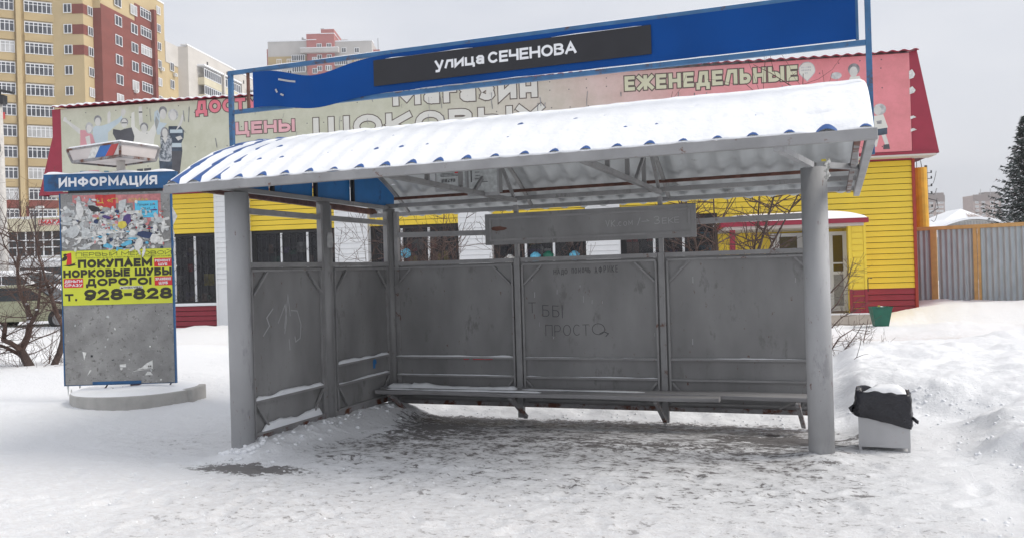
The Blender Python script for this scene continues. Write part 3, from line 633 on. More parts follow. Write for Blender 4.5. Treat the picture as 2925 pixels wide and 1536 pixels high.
for i, x in enumerate((X0, X0+BW, X0+2*BW)):
    jz = 2.405
    mb = MB(); mb.bar((x, 6.222, 2.42), (x, Y0-.012, 2.412), .05, .045); mb.build('joist', 'grey', sh, bevel=.003)
    pts = [(x, y, arch(y)-.045) for y in np.linspace(6.26, 9.88, 17)]
    mb = MB()
    for a, c in zip(pts, pts[1:]): mb.bar(a, c, .04, .03)
    mb.build('roof_arch', 'grey', sh)
    for y in (7.0, 7.75, 8.5): 
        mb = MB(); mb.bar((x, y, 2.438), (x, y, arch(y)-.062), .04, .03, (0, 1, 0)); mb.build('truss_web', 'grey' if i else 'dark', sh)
    for (ya, yb_) in ((8.75, 8.1), (8.75, 9.2))[:0 if i == 0 else 2]:
        mb = MB(); mb.bar((x+.004, ya, arch(ya)-.066), (x+.004, yb_ if yb_ < 9 else 9.25, 2.44), .035, .03, (1, 0, 0)); mb.build('truss_web', 'grey_rail', sh)
mb = MB(); mb.bar((X0+BW, 6.25, 2.39), (X0+BW, 6.25, 2.40), .03, .03)
# struts from the front beam to the right-hand column
for a, c in (((-.33, 6.2, 2.398), (-.14, 7.42, 2.392)), ((-.02, 7.5, 2.39), (XR-.06, 7.9, 2.40))):
    mb = MB(); mb.bar(a, c, .055, .045); mb.build('strut', 'grey_light', sh)
mb = MB(); mb.bar((-.12, 7.52, 2.398), (-.12, Y0-.01, 2.41), .05, .045); mb.build('joist', 'grey', sh)
# crumpled tape hanging by the column head
mb = MB()
def tape(u, v): return (-.03+.035*u+.01*math.sin(v*19), 7.15+.02*math.sin(v*13+u*5), 2.40-.16*v+.012*math.sin(u*9+v*21))
mb.grid(tape, 4, 14); mb.build('hanging_tape', 's_white', sh)
mb = MB(); mb.box((-.055, 7.12, 2.385), (-.02, 7.15, 2.40)); mb.build('yellow_label', 's_yellow', sh)
# blue gable boards between the side beam and the arch
edges = [6.55, 7.0, 7.75, 8.5, 9.55]
for a, c in zip(edges, edges[1:]):
    ys = np.linspace(a+.018, c-.018, 8); poly = [(y, 2.43) for y in (ys[0], ys[-1])] + [(y, arch(y)-.06) for y in ys[::-1]]
    mb = MB(); mb.prism(poly, (X0-.004, 0, 0), (0, 1, 0), (0, 0, 1), (1, 0, 0), -.028, -.022); mb.build('gable_panel', 'blue_gable', sh)
# metal tile sheet: waves along X, steps along the slope
LAM = .2426; PH0 = -5.587
ys_ = np.linspace(YF, YB, 241); zs_ = ZB + RISE*(1-((ys_-YC)/HS)**2)
sl_ = np.concatenate([[0], np.cumsum(np.hypot(np.diff(ys_), np.diff(zs_)))])
TS = .35
def wave(x): return math.cos(2*math.pi*(x-PH0)/LAM)
def tile_h(x, y, s_):
    # steps face the eave: sheet rises towards the eave edge of each course
    fr = (s_ % TS)/TS; fr = fr if y < YC else 1-fr
    return .021*wave(x) + .014*(1-fr)
nX = int((XR-XL)/.0202); 
xs_ = np.linspace(XL+.01, XR-.01, nX+1)
def sheet_geo(off, y0, y1, ny_):
    mb = MB()
    def fn(u, v):
        x = XL+.01+(XR-XL-.02)*u; y = y0+(y1-y0)*v; s_ = np.interp(y, ys_, sl_); return (x, y, arch(y)+.025+tile_h(x, y, s_)+off)
    mb.grid(fn, nX, ny_); return mb
mb = sheet_geo(0, YF, YB, 150); k = len(mb.f)
sheet = mb.build('roof_sheet', 'blue_roof', sh, smooth=True)
mb = MB()
def fn(u, v):
    x = XL+.01+(XR-XL-.02)*u; y = YF+(YB-YF)*v; s_ = np.interp(y, ys_, sl_); return (x, y, arch(y)+.021+tile_h(x, y, s_))
mb.grid(fn, nX, 150, flip=True); mb.build('roof_sheet_underside', 'sheet_under', sh, smooth=True)
# snow lying on the roof: thin over crests near the left end and at the eave
nU, nV = 420, 170
U = np.linspace(XL+.012, XR-.012, nU+1); V_ = np.linspace(0, 1, nV+1)
Yv = YF-.012+(YB-YF+.0)*V_
XX, YY = np.meshgrid(U, Yv); S_ = np.interp(YY, ys_, sl_)
wv = np.cos(2*np.pi*(XX-PH0)/LAM); fr = (S_ % TS)/TS; fr = np.where(YY < YC, fr, 1-fr)
sheetz = .025+.021*wv+.014*(1-fr)
left = sst(-4.3, -5.5, XX)
thick = .044 + .012*(fbm(XX*2.2, YY*2.2, 3)-.5)*2 - .016*left + .006*(fbm(XX*9, YY*9, 3)-.5) + .012*sst(-3, 0, XX)
snz = .012 + thick + .009*wv*(1-.75*sst(-4.6, -1.5, XX)) + .006*(1-fr)
# little dark openings where a crest meets a step
ci = np.round((XX-PH0)/LAM).astype(int); si = np.floor(S_/TS).astype(int)
hsh = TAB[(ci*7+13) % 256, (si*31+5) % 256]
near = np.exp(-(((XX-PH0)/LAM-ci)/.13)**2)*np.exp(-((fr)/.10)**2)
snz = snz - (.014+.034*hsh)*(hsh > .22)*near*(.38+.36*left)*(YY < YC)
snz = snz - .020*np.exp(-(((XX-PH0)/LAM-ci)/.085)**2)*sst(-4.9, -5.4, XX)*sst(.1, .4, fbm(XX*3, YY*3, 3))*(YY < YC)
# a bare crest near the right end
snz = snz - .05*np.exp(-((XX+.01)/.10)**2)*np.exp(-((YY-6.20)/.05)**2) - .045*np.exp(-((XX+.10-(YY-6.4)*1.2)/.10)**2)*np.exp(-((YY-6.42)/.018)**2)
# falls away at the edges
edge = np.minimum(sst(0, .10, YY-YF+.02), 1)*sst(0, .05, XR-XX)
eavecut = .0*np.exp(-(YY-YF)/.045)*np.clip(wv, 0, 1)
snz = snz*(.68+.32*edge) - eavecut
base_arch = ZB+RISE*(1-((YY-YC)/HS)**2)
Zs = base_arch + np.maximum(snz, sheetz-.03)
mb = MB(); mb.v = [tuple(p) for p in np.stack([XX, YY, Zs], -1).reshape(-1, 3)]
mb.f = [(j*(nU+1)+i, j*(nU+1)+i+1, (j+1)*(nU+1)+i+1, (j+1)*(nU+1)+i) for j in range(nV) for i in range(nU)]; mb.m = [0]*len(mb.f)
# front and end skirts
for idx in ([i for i in range(nU+1)],):
    k0 = len(mb.v)
    for i in idx: x, y, z = mb.v[i]; mb.v.append((x, y+.02, min(z-.002, arch(YF)+.021+.021*wave(x)+.010)))
    for i in range(nU): mb.f.append((k0+i, k0+i+1, i+1, i)); mb.m.append(0)
for col_ in (0, nU):
    k0 = len(mb.v)
    for j in range(nV+1): x, y, z = mb.v[j*(nU+1)+col_]; mb.v.append((x+(.004 if col_ == 0 else -.004), y, z-.05))
    for j in range(nV): mb.f.append((k0+j, k0+j+1, (j+1)*(nU+1)+col_, j*(nU+1)+col_)); mb.m.append(0)
mb.build('roof_snow', 'snow', sh, smooth=True)
# name board on its blue frame
YS = 7.2; SX0, SX1, SZ0, SZ1 = -5.735, .315, 3.30, 3.722
for x, zb in ((SX0+.02, 2.47), (SX1-.0, 2.42)):
    mb = MB(); mb.box((x-.022, YS-.022, zb), (x+.022, YS+.022, SZ1)); mb.build('board_post', 'blue', sh, bevel=.003)
for z in (SZ0, SZ1-.02):
    mb = MB(); mb.bar((SX0+.042, YS, z), (SX1-.022, YS, z-.008), .04, .04); mb.build('board_rail', 'blue', sh, bevel=.003)
for x in (-5.50, .235):
    mb = MB(); mb.box((x-.012, YS-.012, SZ0+.02), (x+.012, YS+.012, SZ1-.04)); mb.build('board_stay', 'rust' if x < -3 else 'blue', sh)
mb = MB()
def fn(u, v):
    x = -5.42+(.225+5.42)*u; z = SZ0+.02+(SZ1-.045-SZ0-.018)*v
    bump_ = math.exp(-((x+4.66)/.38)**2)
    drop = .125*bump_*(v) + .085*bump_*(1-v)
    bow = .06*bump_ + .02*math.exp(-((x+5.2)/.15)**2)
    return (x, YS-.026-bow, z-drop)
mb.grid(fn, 110, 10, flip=False); k0 = len(mb.v)
mb.grid(lambda u, v: (fn(u, v)[0], fn(u, v)[1]+.005, fn(u, v)[2]), 110, 10, flip=True)
bs = mb.build('blue_sheet', 'blue_sheet', sh, smooth=True)
mb = MB(); mb.box((-4.03, YS-.040, 3.388), (-1.372, YS-.034, 3.634)); bp_ = mb.build('name_plate', 'black_plate', bs)
mb = MB()
text(mb, 'улица', (-3.385, YS-.040, 3.476), px, pz, pn, .105, .21, fit=.50, sp=.10, depth=.0015); mb.build('name_lettering', 'white_print', bp_); mb = MB()
text(mb, 'СЕЧЕНОВА', (-2.855, YS-.040, 3.472), px, pz, pn, .102, .21, fit=.83, sp=.09, depth=.0015)
mb.build('name_lettering', 'white_print', bp_)
mb = MB()
for pl in ([(-.22, .06), (-.10, .03), (.02, .01)], [(.12, .06), (.03, .01), (.01, -.05)], [(-.26, -.04), (-.25, -.06)], [(-.2, -.09), (-.18, -.1)]):
    strip(mb, [Vector(p) for p in pl], .009, False, Vector((-4.86, YS-.066, 3.50)), px, pz, pn, 0, .002, 0)
mb.build('scuffed_paint', 'chalk', bs)
for a, c, s_ in ((-2.25, -1.45, 5), (-3.9, -3.0, 6)): ledge((a, YS-.0375, 3.635), (c, YS-.0375, 3.635), .012, .010, .5, s_)
ledge((-3.6, YS-.03, 3.32), (-.9, YS-.03, 3.318), .02, .012, .35, 8)
for a, s_ in (((SX0, 0), 3),): ledge((SX0+.03, YS, SZ1+.0), (SX1-.02, YS, SZ1-.008), .034, .010, .8, 9)
# timetable sheets under the roof
for nm, x0, x1, z0, z1, lb in (('timetable_sheet', -3.945, -3.61, 2.50, 2.69, 'white notice with red label hanging under shelter roof, left of two'),
                                ('timetable_sheet', -3.57, -3.25, 2.43, 2.70, 'blank looking white sheet hanging under shelter roof, right of two')):
    o = thing(nm, lb, 'notice', (x0, 8.3, z0))
    mb = MB(); mb.box((x0-.02, 8.31, z0-.035), (x1+.02, 8.325, z1+.05)); bd = mb.build('backing', 'grey_light', o)
    mb = MB(); mb.box((x0, 8.304, z0), (x1, 8.309, z1+.03)); mb.build('paper', 's_pale', o)
    mb = MB()
    if x0 < -3.8:
        text(mb, 'HYDRA2WEB', (x0+.06, 8.304, z0+.06), px, pz, pn, .035, .2, fit=.16, depth=.001)
        for k in range(3): strip(mb, [Vector((0, 0)), Vector((.2, .0))], .003, False, Vector((x0+.05, 8.304, z0+.125+.014*k)), px, pz, pn, 0, .001, 0)
    else:
        for k in range(6): strip(mb, [Vector((0, 0)), Vector((rnd.uniform(.02, .1), 0))], .003, False, Vector((x0+rnd.uniform(.04, .2), 8.304, z0+.04+.035*k)), px, pz, pn, 0, .001, 0)
        strip(mb, [Vector((0, 0)), Vector((0, .11))], .006, False, Vector((x0+.03, 8.304, z0+.12)), px, pz, pn, 0, .001, 0)
    mb.build('print', 'marker', o)
    if x0 < -3.8: mb = MB(); mb.box((x1-.12, 8.3025, z0+.15), (x1-.05, 8.3035, z0+.172)); mb.build('red_label', 'poster_red', o)
    mb = MB(); mb.bar((x1+.035, 8.32, z0-.01), (x1+.035, 8.32, arch(8.32)-.04), .03, .025, (0, 1, 0)); mb.build('hanger', 'grey', o)

# bench
bn = thing('bench', 'long grey plank bench with snow along its left end under the back wall', 'bench', (-2.7, 9.0, 0))
for nm, x0, x1, y0, y1, z in (('plank', -5.02, -1.10, 8.74, 8.885, .262), ('plank', -5.04, -.14, 8.90, 9.05, .268), ('plank', -5.0, -.14, 9.065, 9.2, .264)):
    mb = MB(); mb.grid(lambda u, v: (x0+(x1-x0)*u, y0+(y1-y0)*v, z+.003*math.sin(u*9+y0*30)), 30, 1)
    mb.v = mb.v; mb2 = MB()
    prevs = None
    for i in range(31):
        x = x0+(x1-x0)*i/30; zz = z+.004*math.sin(i*.5+y0*30); r_ = [(x, y0, zz-.042), (x, y1, zz-.042), (x, y1, zz), (x, y0, zz)]
        k = len(mb2.v); mb2.v += r_
        if i:
            for j in range(4): mb2.f.append((k-4+j, k+j, k+(j+1) % 4, k-4+(j+1) % 4)); mb2.m.append(0)
        if i in (0, 30): mb2.f.append((k, k+1, k+2, k+3) if i else (k+3, k+2, k+1, k)); mb2.m.append(0)
    mb2.build(nm, 'wood_grey', bn, bevel=.003)
for x, dx in ((-4.86, .10), (-3.36, .09), (-1.75, .05), (-.35, .04)):
    mb = MB(); mb.bar((x, 8.79, .212), (x+dx, 9.06, -.05), .04, .04, (1, 0, 0)); mb.build('leg', 'grey_rusty', bn)
    mb = MB(); mb.bar((x, 8.78, .2), (x, 9.27, .205), .04, .035); mb.build('bearer', 'grey_rail', bn)
    mb = MB(); mb.bar((x-.0, 9.25, .19), (x-.28 if x < -1 else x-.2, 9.25, .09), .02, .025, (0, 1, 0)); mb.build('brace', 'grey_rail', bn)
ledge((-4.7, 8.99, .270), (-3.35, 8.99, .270), .16, .050, .85, 71, 'bench_snow', bn)
ledge((-4.9, 8.81, .266), (-3.0, 8.81, .266), .08, .022, .7, 72, 'bench_snow', bn)
ledge((-3.3, 8.99, .270), (-1.9, 8.99, .270), .10, .012, .6, 73, 'bench_snow', bn)
ledge((-4.98, 9.0, .270), (-4.62, 9.0, .270), .2, .07, 1, 74, 'bench_snow', bn)

# ------------------------------------------------------------------ litter bin
BX, BY = .378, 7.98; br = -.03
lb = thing('litter_bin', 'square grey litter bin with black bag and heap of snow', 'litter bin', (BX, BY, 0), br)
bw, bd_ = .20, .16
mb = MB()
for a, c in (((-bw, -bd_, .025), (bw, -bd_+.004, .44)), ((-bw, bd_-.004, .025), (bw, bd_, .44)), ((-bw, -bd_+.004, .025), (-bw+.004, bd_-.004, .44)), ((bw-.004, -bd_+.004, .025), (bw, bd_-.004, .44)), ((-bw+.004, -bd_+.004, .03), (bw-.004, bd_-.004, .034))): mb.box(a, c)
mb.build('body', 'bin_metal', lb, local=True)
for x in (-bw+.012, bw-.012):
    for y in (-bd_+.012, bd_-.012):
        mb = MB(); mb.box((x-.01, y-.01, -.06), (x+.01, y+.01, .024)); mb.build('leg', 'bin_metal', lb, local=True)
mb = MB(); NB = 64
def bagpt(a, k):
    # rounded rectangle with folds; k = height along the bag, inside rim -> over -> hem
    c, s_ = math.cos(a), math.sin(a); p_ = 14.
    rr = 1/((abs(c)**p_+abs(s_)**p_)**(1/p_)); fx, fy = c*rr, s_*rr
    fold = .004*math.sin(a*9+k*1.7)+.004*math.sin(a*17+k*3)+.004*math.sin(a*4+1)
    prof = [(-.030, .33), (-.022, .42), (-.008, .478), (.004, .486), (.014, .472), (.020, .42), (.019, .36), (.026, .30), (.022, .26), (.013, .238)][k]
    slant = (.028*-fx*1.0) if k > 5 else .01*(-fx)
    e_ = max(prof[0] + fold*(.4+.10*k), .006 if k > 2 else -1)
    z = prof[1] + slant + .006*math.sin(a*3+.5) + (.007*math.sin(a*11+k) if k in (3, 4, 8) else 0)
    if k == 9 or k == 8: z += .035*(-fx)*.6
    return (fx*(bw+e_)-(.02*(1 if fx < 0 else 0))*(k > 6), fy*(bd_+e_), z)
rings = [[bagpt(2*math.pi*i/NB, k) for i in range(NB)] for k in range(10)]
mb.v = [p for r_ in rings for p in r_]
for k in range(9):
    for i in range(NB): mb.f.append((k*NB+i, k*NB+(i+1) % NB, (k+1)*NB+(i+1) % NB, (k+1)*NB+i)); mb.m.append(0)
bag = mb.build('bag', 'bag', lb, local=True, smooth=True)
mb = MB(); mb.tube([(bw+.02, -bd_+.03, .28), (bw+.055, -bd_+.0, .25), (bw+.06, -bd_-.01, .235)], [.012, .016, .003], 6); mb.build('bag_knot', 'bag', bag, local=True, smooth=True); mb = MB(); mb.tube([(-bw-.03, -bd_+.05, .37), (-bw-.06, -bd_+.03, .34), (-bw-.05, -bd_+.02, .31)], [.01, .018, .006], 6); mb.build('bag_knot', 'bag', bag, local=True, smooth=True)
mb = MB()
def fn(u, v):
    x = (u-.5)*2*(bw-.02); y = (v-.5)*2*(bd_-.015); e_ = min(1, min(u, 1-u, v, 1-v)*7)
    h = .468 + .05*sst(-.17, -.06, x)*e_*float(1-.25*sst(.08, .19, x)) - .05*(1-sst(-.12, -.03, x))*(y > -.05) + .012*float(fbm(np.array([x*14+3]), np.array([y*14]))[0])
    return (x, y, float(h))
mb.grid(fn, 28, 20); mb.build('snow_heap', 'snow', lb, local=True, smooth=True)

# ------------------------------------------------------------------ information kiosk
KD = 11.; kc = W(-5.03, KD)
kk = thing('information_pillar', 'tall grey information board with blue header, torn posters and tricolour top box', 'notice board', kc, YAW)
# local: x right, y away; front face at y=-.12
hw = .70
mb = MB(); mb.box((-hw, -.12, .31), (hw, -.085, 2.745)); body = mb.build('board', 'kiosk_grey', kk, local=True, bevel=.004)
for x in (-hw-.008, hw+.008):
    mb = MB(); mb.box((x-.007, -.1225, .30), (x+.007, -.08, 2.745)); mb.build('edge_strip', 'kiosk_blue', kk, local=True)
mb = MB(); mb.box((-hw, -.123, .30), (hw, -.085, .306)); mb.box((-.35, -.1245, .31), (.27, -.1205, .345)); mb.build('bottom_strip', 'kiosk_blue', kk, local=True)
mb = MB(); mb.box((-.88, -.17, 2.775), (.80, -.09, 2.985)); hd = mb.build('header', 'kiosk_blue', kk, local=True, bevel=.004)
mb = MB(); text(mb, 'ИНФОРМАЦИЯ', (-.684, -.17, 2.822), (1, 0, 0), (0, 0, 1), (0, -1, 0), .115, .23, fit=1.247, sp=.15, depth=.006); mb.build('header_lettering', 'white_print', hd, local=True)
mb = MB(); mb.box((-.6, -.115, 2.746), (.6, -.09, 2.774)); mb.build('neck', 'dark', kk, local=True)
mb = MB(); mb.grid(lambda u, v: (-.88+1.68*u, -.168+.076*v, 2.986+.028*min(1, min(u, 1-u)*30, min(v, 1-v)*8)*(.8+.4*math.sin(u*23))), 60, 10); mb.build('header_snow', 'snow', kk, local=True, smooth=True)
mb = MB(); mb.tube([(.045, -.03, 2.9), (.045, -.03, 3.22)], .052, 16); mb.build('upper_post', 'concrete_pale', kk, local=True, smooth=True)
mb = MB(); mb.box((.10, -.06, .0), (.22, .06, .30)); mb.build('foot_post', 'rust', kk, local=True)
for x in (-.2, .62): mb = MB(); mb.bar((x, -.02, .305), (x-.035, -.05, .24), .015, .015); mb.build('bracket', 'dark', kk, local=True)
# tricolour box: plan is a skewed square with a corner towards the viewer
tp = [(-.645, -.02), (.255, -.50), (.52, .03), (-.295, .52)]; cxm, cym = -.0, .0
def rim(z, k): return [(cxm+(x-cxm)*k, cym+(y-cym)*k, z) for x, y in tp]
top = rim(3.315, 1.); bot = rim(3.155, .90)
tb = MB()
for i in range(4):
    j = (i+1) % 4; tb.add([bot[i], bot[j], top[j], top[i]], [(0, 1, 2, 3)])
tb.add([(x*.9, y*.9, z) for x, y, z in bot], [(3, 2, 1, 0)]); tb.add(top, [(0, 1, 2, 3)])
tb = tb.build('top_box', 'pink_paper', kk, local=True)
mb = MB()
for ring_, r_ in ((top, .012), (bot, .016)):
    for i in range(4): mb.bar(ring_[i], ring_[(i+1) % 4], r_*2, r_*2)
for i in range(4): mb.bar(bot[i], top[i], .03, .03)
mb.build('box_frame', 'grey_rusty', tb, local=True)
b0, b1, t0, t1 = map(Vector, (bot[0], bot[1], top[0], top[1])); nrm_ = (b1-b0).cross(t0-b0).normalized()
for a, c, mt in ((.40, .55, 's_white'), (.55, .76, 'flag_blue'), (.76, .93, 'flag_red')):
    sk = .22; q = [b0.lerp(b1, a-sk*.35), b0.lerp(b1, c-sk*.35), t0.lerp(t1, min(c+sk*.45, .985)), t0.lerp(t1, min(a+sk*.45, .985))]
    mb = MB(); mb.add([p+nrm_*.006 for p in q]+[p+nrm_*.001 for p in q], [(0, 1, 2, 3), (0, 4, 5, 1), (1, 5, 6, 2), (2, 6, 7, 3), (3, 7, 4, 0)]); mb.build('stripe', mt, tb, local=True)
mb = MB(); mb.add([(x, y, 3.328) for x, y in tp]+[(x*.95, y*.95, 3.35) for x, y in tp], [(4, 5, 6, 7), (0, 1, 5, 4), (1, 2, 6, 5), (2, 3, 7, 6), (3, 0, 4, 7)]); mb.build('box_snow', 'snow', kk, local=True)
# concrete drum base with snow
mb = MB(); cb = (.165, 0); R_ = .79; ringv = [(cb[0]+R_*math.cos(a), cb[1]+R_*.95*math.sin(a)) for a in [2*math.pi*i/28 for i in range(28)]]
mb.prism(ringv, (0, 0, 0), (1, 0, 0), (0, 1, 0), (0, 0, 1), -.2, .225); mb.box((.82, -.25, -.1), (.96, .25, .235)); mb.build('base', 'concrete', kk, local=True, bevel=.01)
mb = MB()
def fn(u, v):
    a = u*2*math.pi; r_ = R_*.985*v; x, y = cb[0]+r_*math.cos(a), cb[1]+r_*.95*math.sin(a)
    pit = .045*math.exp(-((x-.25)/.42)**2-((y+.35)/.16)**2)
    return (x, y, .226+.055*(1-v**8)*(.8+.3*math.sin(x*5)+.1*math.sin(y*9)) - pit)
mb.grid(fn, 48, 14); mb.build('base_snow', 'snow', kk, local=True, smooth=True)
# posters
KX, KZ, KN = Vector((1, 0, 0)), Vector((0, 0, 1)), Vector((0, -1, 0)); px_ = .0016
mb = MB(); pz0, pz1 = 1.322, 2.012
mb.box((-hw+.004, -.127, pz0), (hw-.002, -.1235, pz1)); pst = mb.build('poster', 'poster_y', kk, local=True, label='lime yellow poster with black lettering')
def PT(x, y): return Vector((-hw+.004+x*px_, -.127, pz1-y*px_))
mb = MB()
text(mb, 'ПЕРВЫЙ МЕХОВОЙ', PT(112, 47), KX, KZ, KN, 30*px_, .12, fit=760*px_, sp=.25, depth=.0008)
text(mb, 'КОМИССИОННЫЙ МАГАЗИН НОРКОВЫХ ШУБ', PT(112, 63), KX, KZ, KN, 9*px_, .16, fit=755*px_, sp=.25, depth=.0008)
text(mb, 'ПОКУПАЕМ', PT(126, 139), KX, KZ, KN, 68*px_, .30, fit=592*px_, sp=.10, depth=.0008)
text(mb, 'НОРКОВЫЕ ШУБЫ', PT(8, 212), KX, KZ, KN, 62*px_, .29, fit=862*px_, sp=.10, depth=.0008)
text(mb, 'ДОРОГО!', PT(186, 282), KX, KZ, KN, 60*px_, .30, fit=520*px_, sp=.12, depth=.0008)
text(mb, 'Т.', PT(16, 396), KX, KZ, KN, 58*px_, .27, fit=95*px_, sp=.2, depth=.0008)
text(mb, '928-828', PT(170, 396), KX, KZ, KN, 90*px_, .27, fit=700*px_, sp=.11, depth=.0008)
# bird-like emblem and brim shape of the corner logo
mb.prism([(0, 20), (25, 22), (40, 35), (44, 55), (30, 62), (46, 72), (28, 80), (10, 70), (20, 55), (4, 45)], PT(0, 100), KX*px_, KZ*px_, KN, 0, .0016)
mb.prism([(5, 0), (60, 6), (110, 22), (100, 8), (118, 2), (60, -8)], PT(0, 115), KX*px_, KZ*px_, KN, 0, .0012)
mb.build('lettering', 'poster_black', pst, local=True)
mb = MB(); mb.prism([(34, 0), (70, 6), (78, 10), (76, 98), (28, 88), (44, 60), (38, 30)], PT(0, 112), KX*px_, KZ*px_, KN, 0, .0007); mb.build('emblem', 'poster_red', pst, local=True)
for (x0, y0, x1, y1, ta, tb_) in ((733, 76, 872, 143, 'РЕМОНТ', 'ШУБ'), (733, 218, 872, 290, 'ХРАНЕНИЕ', 'ШУБ'), (10, 218, 165, 290, 'ДЕНЬГИ', 'СРАЗУ')):
    mb = MB(); a = PT(x0, y0); c = PT(x1, y1); mb.box((a.x, -.1276, c.z), (c.x, -.1272, a.z)); rl_ = mb.build('red_label', 'poster_red', pst, local=True)
    mb = MB(); hh_ = (y1-y0)*.30*px_
    for tx, yy in ((ta, y0+(y1-y0)*.44), (tb_, y0+(y1-y0)*.88)):
        wd = (x1-x0)*px_*(.9 if len(tx) > 4 else .52); cx_ = (a.x+c.x)/2
        text(mb, tx, Vector((cx_-wd/2, -.1276, PT(0, yy).z)), KX, KZ, KN, hh_, .24, fit=wd, sp=.14, depth=.0006); mb.build('lettering', 'white_print', rl_, local=True); mb = MB()

mb = MB(); a = PT(455, 289); c = PT(636, 311); mb.box((a.x, -.1279, c.z), (c.x, -.1273, a.z)); mb.build('sticker', 's_white', pst, local=True)
mb = MB(); text(mb, 'HYDRA2WEB.EU', PT(492, 307)+KN*.0009, KX, KZ, KN, 14*px_, .18, fit=138*px_, sp=.15, depth=.0008); mb.build('lettering', 'poster_black', pst, local=True); mb = MB(); mb.prism([(0, 0), (10, 12), (16, 4), (26, 14), (22, 0)], PT(460, 308)+KN*.0009, KX*px_, KZ*px_, KN, 0, .0008); mb.build('lettering', 'poster_black', pst, local=True)
# torn paper above and below
def KP(zx, zy): # zoom pixel -> local board plane
    return (-hw+.004+(zx-465)*px_, pz1-(zy-712+(zx-465)*.03)*px_)
mb = MB(); mats_ = ['s_white', 's_pale', 's_grey', 's_red', 's_pink', 's_navy', 's_dark', 's_cyan', 's_yellow', 's_purple']
def scrap(zx, zy, s_, mi, asp_=1., lay=0, n_=None):
    cx_, cz_ = KP(zx, zy); n_ = n_ or rnd.randint(5, 9); a0 = rnd.uniform(0, 6.28); tilt = rnd.uniform(-.4, .4)
    pts = []
    for i in range(n_):
        a = 2*math.pi*i/n_; r_ = s_*px_*rnd.uniform(.65, 1.1); x_, z_ = r_*math.cos(a)*asp_, r_*math.sin(a)/asp_
        pts.append((x_*math.cos(tilt)-z_*math.sin(tilt), x_*math.sin(tilt)+z_*math.cos(tilt)))
    pts = [(max(-hw+.004-cx_, min(hw-.004-cx_, x)), z) for x, z in pts]
    mb.prism(pts, (cx_, -.1205, cz_), KX, KZ, KN, 0, .0006+lay*.00002, mi)
lay = 0
for (x0, y0, x1, y1, mi) in ((560, 268, 740, 330, 4), (742, 262, 905, 388, 3), (905, 262, 1262, 320, 4), (1040, 320, 1262, 470, 4)):
    a = KP(x0, y0); c = KP(x1, y1); mb.prism([(0, 0), ((c[0]-a[0]), 0), ((c[0]-a[0]), a[1]-c[1]), ((c[0]-a[0])*.5, (a[1]-c[1])*.96), (0, a[1]-c[1])], (a[0], -.1205, c[1]), KX, KZ, KN, 0, .0007, mi)
for i in range(1150):
    zx = rnd.gauss(880, 250); zy = rnd.gauss(510, 125)
    if not (470 < zx < 1310 and 275 < zy < 700): continue
    if zx > 740 and zy < 370 and rnd.random() < .9: continue
    if zx < 740: wts = [40, 44, 22, 0, 3, 1, 1, 1, 0, 0]
    elif zy > 560: wts = [34, 26, 22, 1, 2, 5, 4, 7, 0, 1]
    else: wts = [34, 28, 18, 2, 4, 7, 6, 2, 1, 2]
    mi = rnd.choices(range(10), wts)[0]; lay += 1
    scrap(zx, zy, rnd.choice([6, 8, 11, 15, 20, 30 if mi < 3 else 16]), mi, rnd.choice([1, 1.5, .7, 2.2]), lay)
for (zx, zy, s_, mi, a_) in ((620, 390, 55, 0, .7), (560, 560, 60, 1, 1), (960, 350, 50, 1, .7), (730, 375, 42, 6, 1.4), (990, 470, 46, 9, .7), (1130, 580, 50, 5, 1.6), (960, 500, 40, 8, 1), (830, 440, 24, 9, 1.7), (840, 670, 30, 7, 1.5), (990, 650, 34, 7, 1.6), (1085, 650, 48, 0, .8), (1215, 610, 44, 0, 1), (1080, 705, 26, 0, .45), (1120, 710, 26, 0, .45), (575, 700, 18, 1, .8), (750, 480, 22, 5, 1)):
    lay += 1; scrap(zx, zy, s_, mi, a_, lay+40, 7)
for i in range(60):
    scrap(rnd.uniform(480, 1330), rnd.uniform(1150, 2100), rnd.choice([3, 5, 8, 12]), rnd.choices([0, 1, 2, 6], [3, 4, 5, 3])[0], rnd.choice([1, 1.6, .7]), 5)
torn = mb.build('torn_posters', mats_, kk, local=True, kind='stuff')
for x, z, pts in ((.16, .46, [(0, 0), (.26, .03), (.26, .14), (.18, .10), (.12, .05)]), (.0, .52, [(0, 0), (.08, 0), (.08, .04), (.0, .035)]), (-.47, .62, [(.02, 0), (.05, .10), (0, .11)]), (.32, .41, [(0, 0), (.10, .0), (.07, .04), (.03, .045)]), (-.42, .42, [(0, 0), (.04, .08), (.06, .07)])):
    mb = MB(); mb.prism(pts, (x, -.1205, z), KX, KZ, KN, 0, .0012); mb.build('paper_scrap', 's_white', kk, local=True)
mb = MB(); text(mb, '66', Vector((.36, -.1218, .51)), KX, KZ, KN, .025, .2, depth=.0006); mb.build('print', 'poster_black', kk, local=True); mb = MB(); strip(mb, [Vector((0, 0)), Vector((.22, .02))], .0025, False, Vector((.18, -.1218, .475)), KX, KZ, KN, 0, .0006, 0); mb.build('print', 'poster_black', kk, local=True)
mb = MB(); a = KP(757, 330); text(mb, 'Ц «П', Vector((a[0], -.1216, a[1])), KX, KZ, KN, .058, .12, fit=.26, depth=.001)
a = KP(760, 386); text(mb, 'Обр', Vector((a[0], -.1216, a[1])), KX, KZ, KN, .05, .12, depth=.001)
a = KP(1010, 318); text(mb, 'ЮМА»', Vector((a[0], -.1216, a[1])), KX, KZ, KN, .045, .12, fit=.24, depth=.001); mb.build('yellow_print', 's_yellow', kk, local=True)
a = KP(1057, 312); c = KP(1240, 440)
mb = MB(); mb.box((a[0], -.1265, c[1]), (c[0], -.1245, a[1])); nt_ = mb.build('blue_note', 'sticker_blue', kk, local=True)
mb = MB()
